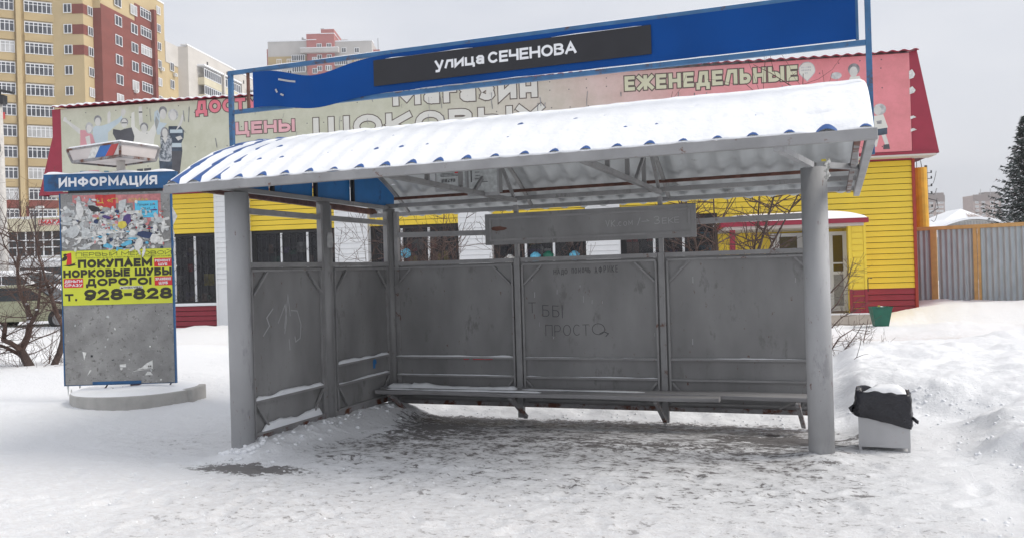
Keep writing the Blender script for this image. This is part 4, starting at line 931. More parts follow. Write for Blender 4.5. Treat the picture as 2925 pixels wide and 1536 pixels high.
for s_, fx, zz, ht in (('Продам дом', .12, .062, .030), ('70 м2', .34, .112, .028), ('962-849', .25, .158, .026), ('~~~~~~', .12, .195, .018)):
    wd = (c[0]-a[0])*(1-2*fx); text(mb, s_, Vector((a[0]+(c[0]-a[0])*fx, -.1265, a[1]-zz)), KX, KZ, KN, ht, .13, fit=wd, sp=.22, depth=.0008)
mb.build('lettering', 'b_navy', nt_, local=True)
# flaps and a banner edge on the right-hand side, icicle at the lower left
mb = MB()
for z0, L_, wd in ((2.55, .25, .07), (2.30, .20, .03), (1.85, .12, .05), (2.05, .2, .03)):
    mb.add([(hw+.014, -.11, z0), (hw+.024, -.11, z0-L_), (hw+.024+wd, -.14, z0-L_*.55), (hw+.022, -.10, z0-L_*.5)], [(0, 1, 2), (0, 2, 3)])
mb.build('paper_flap', 's_white', kk, local=True)
mb = MB(); mb.tube([(-hw+.03, -.115, .30), (-hw+.033, -.115, .24), (-hw+.03, -.115, .17)], [.012, .007, .001], 6); mb.build('icicle', 's_pale', kk, local=True)

# ------------------------------------------------------------------ shop building
SA = math.radians(11); SO = (2.21, 26.83, 0)
st = thing('shop_building', 'yellow and crimson sided shop with faded printed banner along its whole front', 'shop', SO, SA)
def B(a, c, name, mt, parent=None, **k): mb = MB(); mb.box(a, c); return mb.build(name, mt, parent or st, local=True, **k)
# shell
B((-27, .12, 0), (-.02, 12, 4.5), 'wall', 'dark')
def boards(x0, x1, z0, z1, t, mt, pitch=.165, name='siding_board'):
    n_ = max(1, round((z1-z0)/pitch)); p_ = (z1-z0)/n_
    me_ = None
    for i in range(n_):
        if me_ is None:
            mb = MB(); g_ = p_-.014; mb.add([(0, 0, 0), (x1-x0, 0, 0), (x1-x0, -.034, .004), (0, -.034, .004), (0, 0, g_), (x1-x0, 0, g_), (x1-x0, -.010, g_), (0, -.010, g_)],
                              [(0, 3, 2, 1), (4, 5, 6, 7), (3, 7, 6, 2), (0, 4, 7, 3), (1, 2, 6, 5), (0, 1, 5, 4)])
            o = mb.build(name, mt, st, local=True); me_ = o.data; o.location = (x0, t, z0)
        else: piece(name, me_, st, (x0, t, z0+p_*i))
boards(-1.9, 0, .79, 2.92, .02, 'yellow_siding'); boards(-5.45, 0, 2.92, 4.43, .02, 'yellow_siding')
boards(-1.9, 0, -.05, .79, .02, 'red_siding', .168)
B((-1.9, -.012, .782), (0, .0, .796), 'trim', 'red_metal')
B((-5.45, .03, 0), (-1.62, .1, 2.92), 'porch_back_wall', 'yellow_siding')
B((-.01, -.05, -.05), (.07, .1, 4.45), 'corner_trim', 'red_trim')
B((.03, .1, -.05), (.06, 12, 4.45), 'side_wall', 'red_trim')
for x in (-2.92,): B((x-.03, -.03, 2.95), (x+.03, -.003, 4.43), 'trim', 'yellow_siding')
B((-27, -.05, 4.43), (.0, .12, 4.47), 'trim', 'red_metal')
B((-27, -.55, 4.47), (.5, .12, 4.52), 'soffit', 'apt_white')
# window bays: pilasters of white siding, yellow aprons above
pil = [(-21.30, -20.17), (-17.23, -16.14), (-13.23, -12.19), (-9.32, -8.30)]
for a, c in pil:
    B((a, -.30, -.05), (a+.05, .02, 4.43), 'corner_trim', 'white_siding'); B((c-.05, -.30, -.05), (c, .02, 4.43), 'corner_trim', 'white_siding')
    B((a+.05, -.27, -.05), (c-.05, .0, 4.43), 'pilaster', 'white_siding')
    boards(a+.05, c-.05, 1.45, 4.43, -.27, 'white_siding', .165)
wins = [(-23.75, -21.30), (-20.17, -17.23), (-16.14, -13.23), (-12.19, -9.32), (-8.30, -5.45)]
for wi, (a, c) in enumerate(wins):
    boards(a, c, 3.12, 4.43, -.05, 'yellow_siding', .165)
    boards(a, c, -.05, .76, -.05, 'red_siding', .168)
    B((a, -.16, .76), (c, .02, .80), 'sill', 'pvc'); B((a+.02, -.15, .80), (c-.02, .0, .85), 'sill_snow', 'snow')
    wf = MB(); n_ = 3; W_ = c-a; f = .036
    for i in range(n_+1): x = a+.14+(W_-.28)*i/n_; wf.box((x-f, -.02, .86), (x+f, .04, 3.02), 0 if 0 < i < n_ else 1)
    for z in (.86, 3.06): wf.box((a+.14-f, -.022, z-.04), (c-.14+f, .042, z+.04), 1)
    wf.box((a, -.0, .8), (a+.09, .05, 3.12), 1); wf.box((c-.09, -.0, .8), (c, .05, 3.12), 1)
    wf = wf.build('window', ['pvc', 'dark'], st, local=True)
    B((a+.14, .0, .9), (c-.14, .012, 3.02), 'pane', 'shop_glass', wf)
    # folding grille: crossing lattice of flat bars
    gr_ = MB(); st_ = .24; zlo, zhi = .92, 2.98
    x = a+.12
    while x < c-.12:
        gr_.box((x-.008, -.058, zlo), (x+.008, -.05, zhi)); 
        z = zlo; k_ = 0
        while z < zhi-.1:
            x2 = min(x+st_, c-.12); zz = min(z+.24, zhi)
            gr_.bar((x, -.066, z), (x2, -.066, zz), .006, .014, (0, 1, 0)); gr_.bar((x, -.062, zz), (x2, -.062, z), .006, .014, (0, 1, 0)); z += .48
        x += st_
    gr_.build('grille', 'grille', wf, local=True)
# goods behind the glass: one mass of stock
mb = MB(); gm = ['s_dark', 's_red', 's_cyan', 's_yellow', 's_white', 'green_plastic', 's_purple', 's_grey', 'apt_brown']
for a, c in wins:
    for i in range(34):
        x = rnd.uniform(a+.3, c-.3); z = rnd.choice([.9, 1.4, 1.85, 2.3])+rnd.uniform(0, .1); s_ = rnd.uniform(.06, .22)
        mb.box((x-s_, .03, z), (x+s_, .1, z+rnd.uniform(.1, .42)), rnd.choices(range(9), [8, 2, 1, 1, 1, 1, 2, 3, 4])[0])
for x, z, mi in ((-15.0, 2.25, 2), (-11.7, 1.95, 4), (-10.9, 2.0, 2), (-10.5, 2.02, 5), (-9.7, 2.0, 2)): mb.tube([(x, .025, z-.16), (x, .025, z-.08), (x, .025, z+.06), (x, .025, z+.15)], [.06, .17, .17, .05], 10, mi)
mb.build('stock_behind_glass', gm, st, local=True, kind='stuff')
# banner on the front
BT = -.5; BZ0, BZ1 = 4.60, 7.34
def zt(s_): return 7.40 + .02*(s_/27)
mb = MB(); mb.box((-26.55, BT, 4.62), (-.12, BT+.04, 7.36)); bn_ = mb.build('banner', 'banner', st, local=True)
B((-26.9, BT+.042, 4.56), (.02, 3., 7.38), 'attic', 'red_metal')
B((-26.9, BT-.02, 4.52), (.5, BT+.05, 4.60), 'trim', 'red_metal')
mb = MB()
mb.add([(-.12, BT+.02, 7.40), (.09, BT+.02, 7.43), (.60, BT+.02, 4.54), (-.10, BT+.02, 4.54), (.09, 6, 7.43), (.60, 6, 4.54)], [(0, 3, 2, 1), (1, 2, 5, 4)]); mb.build('hip_sheet', 'red_metal', st, local=True)
mb = MB(); mb.add([(-26.55, BT+.02, 7.38), (-26.62, BT+.02, 7.38), (-27.45, BT+.02, 4.54), (-26.55, BT+.02, 4.54), (-26.62, 6, 7.38), (-27.45, 6, 4.54)], [(0, 1, 2, 3), (1, 4, 5, 2)]); mb.build('hip_sheet', 'red_metal', st, local=True)
# peeling print at the banner's right edge
mb = MB()
for z, h in ((6.62, .28), (6.2, .22), (5.5, .1), (5.15, .1)): mb.prism([(0, 0), (.12, .04), (.16, h*.5), (.08, h), (0, h*.8)], (-.14, BT-.002, z), (1, 0, 0), (0, 0, 1), (0, -1, 0), 0, .004)
mb.build('peeling_edge', 's_white', bn_, local=True)
# wavy roof edge with snow line
mb = MB(); mb2 = MB(); n_ = 760; prev = None
for i in range(n_+1):
    s_ = -26.75+26.85*i/n_; zz = 7.405+.022*math.cos(s_*2*math.pi/.30)+.02*math.sin(s_*.7)
    sn = .014+.05*max(0, float(fbm(np.array([s_*.9]), np.array([.3]), 4)[0])-.38)*2
    for m_, z0, z1 in ((mb, zz, zz+.02), (mb2, zz+.02, zz+.02+sn)):
        k = len(m_.v); m_.v += [(s_, BT-.16, z0), (s_, BT-.16, z1), (s_, 3, z1+.5), (s_, 3, z0+.5)]
        if i:
            for j in range(4): m_.f.append((k-4+j, k+j, k+(j+1) % 4, k-4+(j+1) % 4)); m_.m.append(0)
mb.build('roof_edge', 'red_metal', st, local=True); mb2.build('roof_snow', 'snow', st, local=True, smooth=False)
# screws of the banner sheet (flat dots) and stains
mb = MB()
for s_ in np.arange(-26.2, -.4, .55):
    for z in (4.75, 5.3, 5.85, 6.4, 6.95, 7.2):
        if rnd.random() < .7: q = s_+rnd.uniform(-.03, .03); mb.prism([(0, 0), (.03, 0), (.03, .03), (0, .03)], (q, BT, z+rnd.uniform(-.02, .02)), (1, 0, 0), (0, 0, 1), (0, -1, 0), 0, .002)
mb.build('sheet_screws', 'b_dark', bn_, local=True, kind='stuff')
SX_, SZ_, SN_ = Vector((1, 0, 0)), Vector((0, 0, 1)), Vector((0, -1, 0))
mb = MB()
for i in range(90):
    q = rnd.uniform(-18.5, -2) if i % 4 else rnd.uniform(-26, -1); z = rnd.uniform(4.9, 7.2); L_ = rnd.uniform(.05, .5)
    strip(mb, [Vector((0, 0)), Vector((rnd.uniform(-.03, .03), -L_*.5)), Vector((rnd.uniform(-.05, .05), -L_))], rnd.uniform(.004, .014), False, Vector((q, BT-.0105, z)), SX_, SZ_, SN_, 0, .001, 0)
mb.build('dirt_streaks', 'b_hair', bn_, local=True, kind='stuff')
def blet(s_, x0, z, fit, h, fill, line, wg=.24, ow=.10, sp=.16, slope=0.):
    ux_ = Vector((1, 0, slope))
    mb = MB(); text(mb, s_, (x0, BT, z), ux_, SZ_, SN_, h, wg, fit=fit, sp=sp, depth=.004, grow=ow); mb.build('letter_outline', line, bn_, local=True)
    mb = MB(); text(mb, s_, (x0, BT-.0065, z), ux_, SZ_, SN_, h, wg, fit=fit, sp=sp, depth=.003); mb.build('lettering', fill, bn_, local=True)
blet('ДОСТУПНЫЕ', -21.72, 6.93, 3.9, .41, 'b_letterpink', 'b_brown', .26, .14)
blet('ЦЕНЫ', -20.36, 6.18, 2.0, .39, 'b_letterpale', 'b_brown', .26, .12)
blet('Магазин', -15.13, 6.78, 4.5, .66, 'b_white', 'b_brown', .27, .09)
blet('ШОКОВЫХ', -17.75, 5.86, 7.3, .70, 'b_white', 'b_brown', .26, .08, .2)
blet('ЕЖЕНЕДЕЛЬНЫЕ', -8.03, 6.79, 4.9, .43, 'b_cream', 'b_brown', .24, .14)
# pale pin with three lines of print
pinp = [(.21*math.cos(a), .22*math.sin(a)) for a in [math.radians(x) for x in range(-20, 201, 20)]] + [(-.12, -.17), (0, -.30), (.12, -.17)]
mb = MB(); mb.prism([(x*1.1, y*1.1) for x, y in pinp], (-2.87, BT, 7.06), SX_, SZ_, SN_, 0, .003); mb.build('pin_outline', 'b_hair_light', bn_, local=True)
mb = MB(); mb.prism(pinp, (-2.87, BT, 7.06), SX_, SZ_, SN_, 0, .006); mb.build('pin', 'b_white', bn_, local=True)
mb = MB()
for dz, wd in ((.08, .3), (0, .3), (-.08, .12)):
    for k in range(int(wd/.045)): mb.box((-2.87-wd/2+k*.045, BT-.008, 7.06+dz-.02), (-2.87-wd/2+k*.045+.03, BT-.0061, 7.06+dz+.02))
mb.build('pin_print', 'b_hair_light', bn_, local=True)
# printed people: (x,y) read off the print, mapped linearly onto the banner plane
def BP(x, y): # local print pixels -> (s,z)
    S = 190+x/5.637; V = 270+y/5.637
    return (-26.62+(S-202)*.01296 - (S-202)**2*2.45e-6*0, 7.36-(V-293+.0445*(S-202))*.01262)
def figp(poly, mt, lay_=1, name='printed_figure'):
    mb = MB(); p = [BP(*q) for q in poly]; mb.prism(p, (0, BT, 0), SX_, SZ_, SN_, 0, .001*lay_+.001)
    return mb.build(name, mt, bn_, local=True)
def ell(cx, cy, rx, ry, n_=14): return [(cx+rx*math.cos(2*math.pi*i/n_), cy+ry*math.sin(2*math.pi*i/n_)) for i in range(n_)]
F = figp
F([(130,300),(150,240),(185,250),(200,290),(400,420),(420,500),(380,490),(180,320)], 'b_skin', 1)           # woman in pink, arm
F([(400,440),(520,440),(600,520),(630,620),(600,780),(390,780),(400,560)], 'b_pink', 2); F([(480,540),(550,520),(580,780),(530,780)], 'b_skin', 3)
F(ell(548, 410, 62, 85), 'b_hair_light', 3); F(ell(545, 420, 42, 58), 'b_skin', 4)
F([(600,420),(640,380),(740,380),(850,350),(1000,280),(1060,230),(1080,290),(900,430),(840,480),(830,740),(700,740),(620,600),(600,500)], 'b_blue', 1)
F([(1050,230),(1060,150),(1100,130),(1130,180),(1090,250)], 'b_skin', 2); F(ell(685, 290, 60, 65), 'b_hair', 2); F(ell(685, 320, 46, 62), 'b_skin', 3)
F([(835,350),(840,200),(870,160),(890,200),(880,350)], 'b_skin', 1)
F([(920,430),(1040,450),(1100,430),(1210,410),(1250,540),(1210,740),(990,740),(960,580),(915,500)], 'b_dark', 2); F(ell(1100, 330, 60, 60), 'b_hair', 2); F(ell(1098, 350, 46, 68), 'b_skin', 3)
F([(1060,335),(1140,335),(1140,350),(1060,350)], 'b_dark', 4)
F([(1215,200),(1260,180),(1260,400),(1340,470),(1480,470),(1560,360),(1590,250),(1640,330),(1560,560),(1530,740),(1230,740),(1250,560),(1200,420)], 'b_white', 1)
F([(1325,170),(1330,110),(1380,100),(1385,350),(1330,380)], 'b_skin', 1); F([(1330,180),(1382,180),(1382,200),(1330,200)], 'b_dark', 2)
F(ell(1405, 410, 62, 70), 'b_hair', 2); F(ell(1402, 430, 46, 62), 'b_skin', 3)
F([(1570,190),(1620,160),(1650,230),(1650,340),(1760,360),(1700,420),(1640,520),(1600,520),(1560,300)], 'b_blue', 1)
F(ell(1700, 180, 62, 70), 'b_hair', 3); F(ell(1700, 225, 48, 75), 'b_skin', 4)
F(ell(1855, 235, 78, 85), 'b_hair_light', 3); F(ell(1855, 250, 52, 72), 'b_skin', 4); F([(1960,330),(1990,230),(2020,260),(1980,380),(1880,480)], 'b_skin', 4)
F([(1780,400),(1960,400),(2010,460),(2005,570),(1970,640),(1975,760),(1800,760),(1770,560)], 'b_navy', 3); F([(1800,450),(1990,450),(1990,500),(1800,500)], 'b_blue', 4); F([(1815,645),(1970,645),(1970,705),(1815,705)], 'b_blue', 4); F([(1880,560),(1960,540),(1990,580),(1920,610)], 'b_skin', 5)
F([(1800,700),(1975,700),(1980,760),(1930,1080),(1900,1240),(1790,1240),(1800,900)], 'b_dark', 2)
F([(1650,480),(1700,560),(1790,500),(1830,600),(1810,920),(1630,900),(1610,830),(1650,700)], 'b_pattern', 5); F(ell(1720, 500, 62, 90), 'b_hair', 5); F(ell(1722, 500, 42, 66), 'b_skin', 6); F([(1680,560),(1720,650),(1770,560)], 'b_skin', 7)
F([(1620,890),(1820,910),(1800,1240),(1740,1240),(1725,1000),(1700,1240),(1640,1240)], 'b_navy', 4)
F(ell(625, 690, 56, 62), 'b_hair', 4); F(ell(625, 715, 42, 50), 'b_skin', 5); F([(520,1030),(680,1030),(690,1200),(600,1250),(515,1230)], 'b_pink', 2)
F([(385,1040),(460,1040),(400,1180),(350,1265),(300,1260),(350,1180)], 'b_jean', 2); F([(455,1040),(515,1040),(505,1250),(455,1250)], 'b_navy', 2)
F([(760,1040),(835,1040),(835,1245),(780,1245)], 'b_jean', 2); F([(1010,1040),(1050,1040),(1045,1240),(1012,1240)], 'b_jean', 2); F([(1140,1060),(1215,1040),(1215,1230),(1150,1235)], 'b_jean', 2)
F([(1275,1020),(1370,1010),(1345,1225),(1290,1225)], 'b_dark', 2); F([(1385,1010),(1495,1000),(1480,1215),(1405,1215)], 'b_dark', 2); F([(740,720),(810,720),(810,750),(730,750)], 'b_hair', 2)
# children on the pink end
def figl(poly, mt, lay_=1):
    mb = MB(); mb.prism(poly, (0, BT, 0), SX_, SZ_, SN_, 0, .001*lay_+.001); mb.build('printed_figure', mt, bn_, local=True)
def el(cx, cz, rx, rz, n_=14): return [(cx+rx*math.cos(2*math.pi*i/n_), cz+rz*math.sin(2*math.pi*i/n_)) for i in range(n_)]
figl(el(-1.60, 7.0, .16, .17), 'b_hair', 2); figl(el(-1.61, 6.93, .11, .15), 'b_skin', 3); figl([(-1.85, 6.5), (-1.35, 6.5), (-1.45, 6.8), (-1.7, 6.8)], 'b_white', 1); figl(el(-2.08, 6.85, .15, .1), 'b_hair_light', 2)
figl(el(-.94, 5.83, .17, .16), 'b_hair_light', 2); figl(el(-1.0, 5.80, .10, .13), 'b_skin', 3)
figl([(-1.1, 5.65), (-.85, 5.68), (-.74, 5.32), (-.77, 5.25), (-1.15, 5.25)], 'b_white', 2); figl([(-1.1, 5.27), (-.76, 5.30), (-.76, 5.12), (-1.12, 5.08)], 'b_navy', 3)
figl([(-1.08, 5.1), (-.97, 5.12), (-1.05, 4.78), (-1.12, 4.78)], 'b_skin', 2); figl([(-.92, 5.12), (-.80, 5.12), (-.72, 4.82), (-.82, 4.80)], 'b_skin', 2); figl([(-.87, 4.83), (-.72, 4.84), (-.70, 4.70), (-.88, 4.70)], 'b_dark', 3); figl([(-1.04, 5.5), (-.9, 5.52), (-.9, 5.42), (-1.02, 5.42)], 'b_hair', 3)

# porch
PT_ = -2.6
B((-5.55, -2.95, -.1), (-1.85, .0, .22), 'porch_slab', 'tile_step')
for i in range(6):
    x = -5.5+i*.61; B((x, -2.965, .0), (x+.59, -2.951, .205), 'tile', 'tile_step' if i % 3 else 'concrete')
B((-5.5, -2.85, .222), (-1.9, -2.5, .25), 'step_snow', 'snow')
B((-5.55, PT_-.15, 2.58), (-1.85, .0, 2.70), 'canopy', 'red_metal')
B((-5.45, PT_-.05, 2.50), (-1.95, -.02, 2.578), 'canopy_ceiling', 'apt_white')
mb = MB()
def fn(u, v):
    x = -5.6+3.78*u; e_ = math.sin(math.pi*min(1, max(0, u)))**.35; f_ = min(1, v*4)**.5
    return (x, PT_-.18+2.7*v, 2.70+(.26+.03*math.sin(x*2))*e_*f_*(1-.0*v))
mb.grid(fn, 40, 12); mb.build('canopy_snow', 'snow', st, local=True, smooth=True)
B((-5.32, PT_-.02, .2), (-5.18, PT_+.1, 2.50), 'porch_post', 'red_metal')
# yellow porch wall right of the door, in boards
B((-2.33, PT_+.001, .2), (-1.91, PT_+.2, 2.50), 'porch_wall', 'yellow_siding'); B((-2.12, PT_+.2, .2), (-1.95, -.03, 2.50), 'porch_wall', 'yellow_siding')
for i in range(10): B((-2.25, PT_-.022, .88+.162*i), (-1.97, PT_+.0, .88+.162*i+.146), 'siding_board', 'yellow_siding')
for i in range(4): B((-2.25, PT_-.022, .22+.162*i), (-1.97, PT_+.0, .22+.162*i+.146), 'siding_board', 'red_siding')
for x0, x1 in ((-2.34, -2.255), (-1.965, -1.90)):
    B((x0, PT_-.028, .87), (x1, PT_+.0, 2.50), 'corner_trim', 'yellow_siding'); B((x0, PT_-.028, .21), (x1, PT_+.0, .868), 'corner_trim', 'red_siding')
B((-2.6, -1.0, .87), (-2.13, -.96, 2.50), 'porch_wall', 'yellow_siding'); B((-2.6, -1.0, .21), (-2.13, -.96, .868), 'porch_wall', 'red_siding')
# open door leaf and the doorway
B((-2.95, -.9, .22), (-2.42, -.88, 2.42), 'doorway', 'dark')
dr = MB()
dx0, dx1, dy = -2.62, -2.17, -1.62
for a, c in (((dx0, dy, .26), (dx0+.09, dy+.05, 2.40)), ((dx1-.10, dy, .26), (dx1, dy+.05, 2.40)), ((dx0+.09, dy+.002, 2.30), (dx1-.10, dy+.048, 2.40)), ((dx0+.09, dy+.002, .26), (dx1-.10, dy+.048, .40)), ((dx0+.09, dy+.002, 1.25), (dx1-.10, dy+.048, 1.33)), ((dx0+.09, dy+.002, 1.53), (dx1-.10, dy+.048, 1.57))): dr.box(a, c)
dr = dr.build('door', 'pvc', st, local=True); B((dx0+.09, dy+.02, .40), (dx1-.10, dy+.03, 1.25), 'lower_panel', 's_grey', dr); B((dx0+.09, dy+.02, 1.33), (dx1-.10, dy+.03, 2.30), 'pane', 'shop_glass', dr)
d2 = MB(); d2.box((-3.95, -.04, .3), (-3.85, .02, 2.45)); d2.box((-3.05, -.04, .3), (-2.95, .02, 2.45)); d2.box((-3.85, -.038, 2.35), (-3.05, .018, 2.45)); d2.box((-3.85, -.038, .3), (-3.05, .018, 1.9)); d2.box((-3.85, -.038, 1.9), (-3.70, .018, 2.35)); d2.box((-3.2, -.038, 1.9), (-3.05, .018, 2.35))
d2 = d2.build('door', 'pvc', st, local=True); B((-3.7, -.01, 1.9), (-3.2, .0, 2.35), 'pane', 'shop_glass', d2)
mb = MB(); mb.tube([(-1.88, PT_, .8), (-1.88, PT_, 1.12), (-1.85, PT_, 1.16), (-1.78, PT_, 1.14)], .012, 6); mb.build('bent_rod', 'dark', st, local=True)

# green tapered tub by the porch
def shop(s_, t_, z=0.): v_ = Matrix.Rotation(SA, 3, 'Z') @ Vector((s_, t_, 0)); return (SO[0]+v_.x, SO[1]+v_.y, z)
gp = (1.07, 22.55, -.02); tub = thing('rubbish_tub', 'dark green tapered metal tub standing in snow beside porch step', 'rubbish bin', gp, SA); tub.scale = (.80, .80, .95)
mb = MB(); a = [(-.19, -.17), (.19, -.17), (.19, .17), (-.19, .17)]; b4 = [(-.29, -.27), (.29, -.27), (.29, .27), (-.29, .27)]; c4 = [(-.27, -.25), (.27, -.25), (.27, .25), (-.27, .25)]
mb.add([(x, y, .02) for x, y in a]+[(x, y, .52) for x, y in b4]+[(x, y, .52) for x, y in c4]+[(x*.65, y*.65, .08) for x, y in c4], [(3, 2, 1, 0), (0, 1, 5, 4), (1, 2, 6, 5), (2, 3, 7, 6), (3, 0, 4, 7), (4, 5, 9, 8), (5, 6, 10, 9), (6, 7, 11, 10), (7, 4, 8, 11), (8, 9, 13, 12), (9, 10, 14, 13), (10, 11, 15, 14), (11, 8, 12, 15), (12, 13, 14, 15)])
mb.box((-.30, -.285, .50), (.30, -.268, .53)); mb.build('body', 'green_plastic', tub, local=True)
for x in (-.14, .14): B((x-.03, -.16, -.05), (x+.03, .16, .019), 'foot', 'green_plastic', tub)
mb = MB(); mb.grid(lambda u, v: (-.25+.5*u, -.23+.46*v, .47+.06*math.sin(u*3.1)*math.sin(v*3.1)+.01*math.sin(u*17+v*9)), 10, 8); mb.build('snow_fill', 'snow', tub, local=True)
mb = MB(); mb.prism([(0, 0), (.09, 0), (.07, .05), (.02, .06)], (-.12, -.2, .51), (1, 0, 0), (0, 0, 1), (0, -1, 0), -.05, 0); mb.build('litter', 's_yellow', tub, local=True)

# ------------------------------------------------------------------ corrugated fence right
fd = math.atan2(-.33, 1.05)
P0 = Vector((2.30, 28.60, 0)); fdir = Vector((math.cos(fd), math.sin(fd), 0)); fa = math.atan2(fdir.y, fdir.x)
fn_ = thing('corrugated_fence', 'pale blue-grey corrugated steel fence in ochre painted frame', 'fence', P0, fa)
def z_f(): return 2.48
posts = [0, .52, 1.66, 4.3, 6.9, 9.5]
for x in posts: B((x, -.05, -.1), (x+.1, .05, 2.44), 'post', 'ochre', fn_, bevel=.006)
B((.0, -.055, 2.44), (12, .05, 2.55), 'top_rail', 'ochre', fn_, bevel=.006)
for x in (.60, 1.76): B((x+.02, -.05, -.1), (x+.09, .05, 2.44), 'post', 'ochre', fn_)
pb = posts+[12]
for i in range(len(posts)):
    a = pb[i]+.1+(.09 if i in (1, 2) else 0); c = pb[i+1]
    nn_ = max(8, int((c-a)/.0125)); mb = MB()
    mb.grid(lambda u, v: (a+(c-a)*u, .022*math.cos(2*math.pi*(a+(c-a)*u)/.15)+.01, -.1+2.54*v), nn_, 1); mb.build('sheet', 'galv', fn_, local=True, smooth=True)

# ------------------------------------------------------------------ things beyond the fence
yp = thing('gas_riser', 'thick yellow painted pipe rising behind the fence corner', 'pipe', (2.98, 31, 0))
mb = MB(); mb.tube([(2.86, 31, 0), (2.80, 31, 4.58)], .2, 14); mb.build('pipe', 'yellow_pipe', yp, smooth=False)
mb = MB(); mb.tube([(2.7, 31, 4.58), (2.7, 31, 4.80), (2.82, 31, 4.82), (2.85, 31, 4.6)], .012, 6); mb.build('loop', 'dark', yp)
up_ = thing('utility_pole', 'thin dark utility pole with insulators right of the yellow pipe', 'utility pole', W(1190/2439*45, 45))
P = Vector(W(1190/2439*45, 45)); mb = MB(); mb.tube([P, P+Vector((0, 0, 6.5))], [.11, .07], 8); mb.build('pole', 'bark', up_)
for z in (6.1, 5.8, 5.4, 5.0, 4.3):
    mb = MB(); mb.bar(P+Vector((-.05, 0, z)), P+Vector((.28, .0, z)), .03, .03); mb.tube([P+Vector((.25, 0, z)), P+Vector((.25, 0, z+.12))], .04, 6); mb.build('insulator', 'dark', up_)
mb = MB(); mb.tube([P+Vector((-.6, 0, 5.2)), P+Vector((-.1, 0, 4.8)), P+Vector((.45, -.3, 4.6)), P+Vector((.5, -.3, 4.2)), P+Vector((-.3, -.3, 3.7))], .02, 5); mb.build('cable', 'dark', up_)
for k, (z0, z1) in enumerate(((5.45, 6.9), (5.1, 5.85), (3.95, 5.25), (3.6, 4.35))):
    a = P+Vector((.2, 0, z0)); c = Vector(W(26, 52, z1)); pts = [a.lerp(c, i/12)-Vector((0, 0, .25*math.sin(math.pi*i/12))) for i in range(13)]
    mb = MB(); mb.tube(pts, .018, 4, cap=False); o = mb.build('power_line', 'dark'); props(o, 'thin dark overhead wire between pole and spruce, ' + ('uppermost', 'second highest', 'third highest', 'lowest')[k] + ' of four', 'wire', 'overhead wires right of the shop')
# snowy hip-roofed house and arched shed
hs = thing('house', 'low house with snowy hipped roof showing brown tiles behind fence', 'house', W(33.5, 62), YAW)
def mat_local(o): return o
B((-3.4, 0, 0), (3.2, 6, 3.5), 'wall', 'apt_brown', hs)
mb = MB(); mb.add([(-3.8, -.4, 3.35), (3.5, -.4, 3.35), (3.5, 7, 3.35), (-3.8, 7, 3.35), (.25, 2.0, 5.25), (.6, 4.6, 5.25)], [(0, 1, 4), (1, 2, 5, 4), (2, 3, 5), (3, 0, 4, 5)]); mb.build('roof', 'snow', hs, local=True)
for i in range(9):
    u0 = .5+i*.28; mb = MB(); a = Vector((.25, 2., 5.25)); e0 = Vector((u0, -.4, 3.35)); q = lambda t_, e: (a.lerp(e, t_)); s0 = .22+.05*(i % 3); s1 = .80-.02*i
    e1 = e0+Vector((.17, 0, 0)); nn2 = Vector((0, -.03, .03)); mb.add([q(s0, e0)+nn2, q(s1, e0)+nn2, q(s1, e1)+nn2, q(s0, e1)+nn2], [(0, 1, 2, 3)]); mb.build('roof_tile_strip', 'apt_brown', hs, local=True)
sd_ = thing('arched_shed', 'corrugated metal shed with round snow-capped roof behind fence', 'shed', W(33.6*55/62, 55), YAW)
mb = MB(); prof = [(-2.6+5.2*i/16, 3.30+.72*math.sin(math.pi*i/16)) for i in range(17)]
mb.prism([(x, z) for x, z in prof]+[(2.6, 0), (-2.6, 0)], (0, 0, 0), (1, 0, 0), (0, 0, 1), (0, -1, 0), -5, 0); mb.build('wall', 'concrete', sd_, local=True)
mb = MB(); mb.prism([(x*1.06, z+.02) for x, z in prof]+[(x*1.06, z+.17) for x, z in prof[::-1]], (0, 0, 0), (1, 0, 0), (0, 0, 1), (0, -1, 0), -5, .25); mb.build('roof_snow', 'snow', sd_, local=True)
mb = MB()
for i in range(26): x = -2.45+i*.19; mb.box((x-.02, -.03, .5), (x+.02, -.001, 3.25+.66*math.sin(math.pi*(x+2.6)/5.2)))
mb.build('wall_ribs', 's_grey', sd_, local=True, kind='stuff')
# long snowy roof left of the shed
lr = thing('low_shed', 'low shed with plain snow-covered roof left of the arched shed', 'shed', W(27, 52), YAW)
B((-3.0, 0, 0), (1.9, 4, 2.9), 'wall', 'concrete', lr); mb = MB(); mb.add([(-3.2, -.3, 2.85), (2.1, -.3, 2.85), (2.6, 4, 3.9), (-2.6, 4, 3.55), (-3.2, 4.3, 2.85), (2.1, 4.3, 2.85)], [(0, 1, 2, 3), (3, 2, 5, 4), (0, 3, 4), (1, 5, 2)]); mb.build('roof', 'snow', lr, local=True)

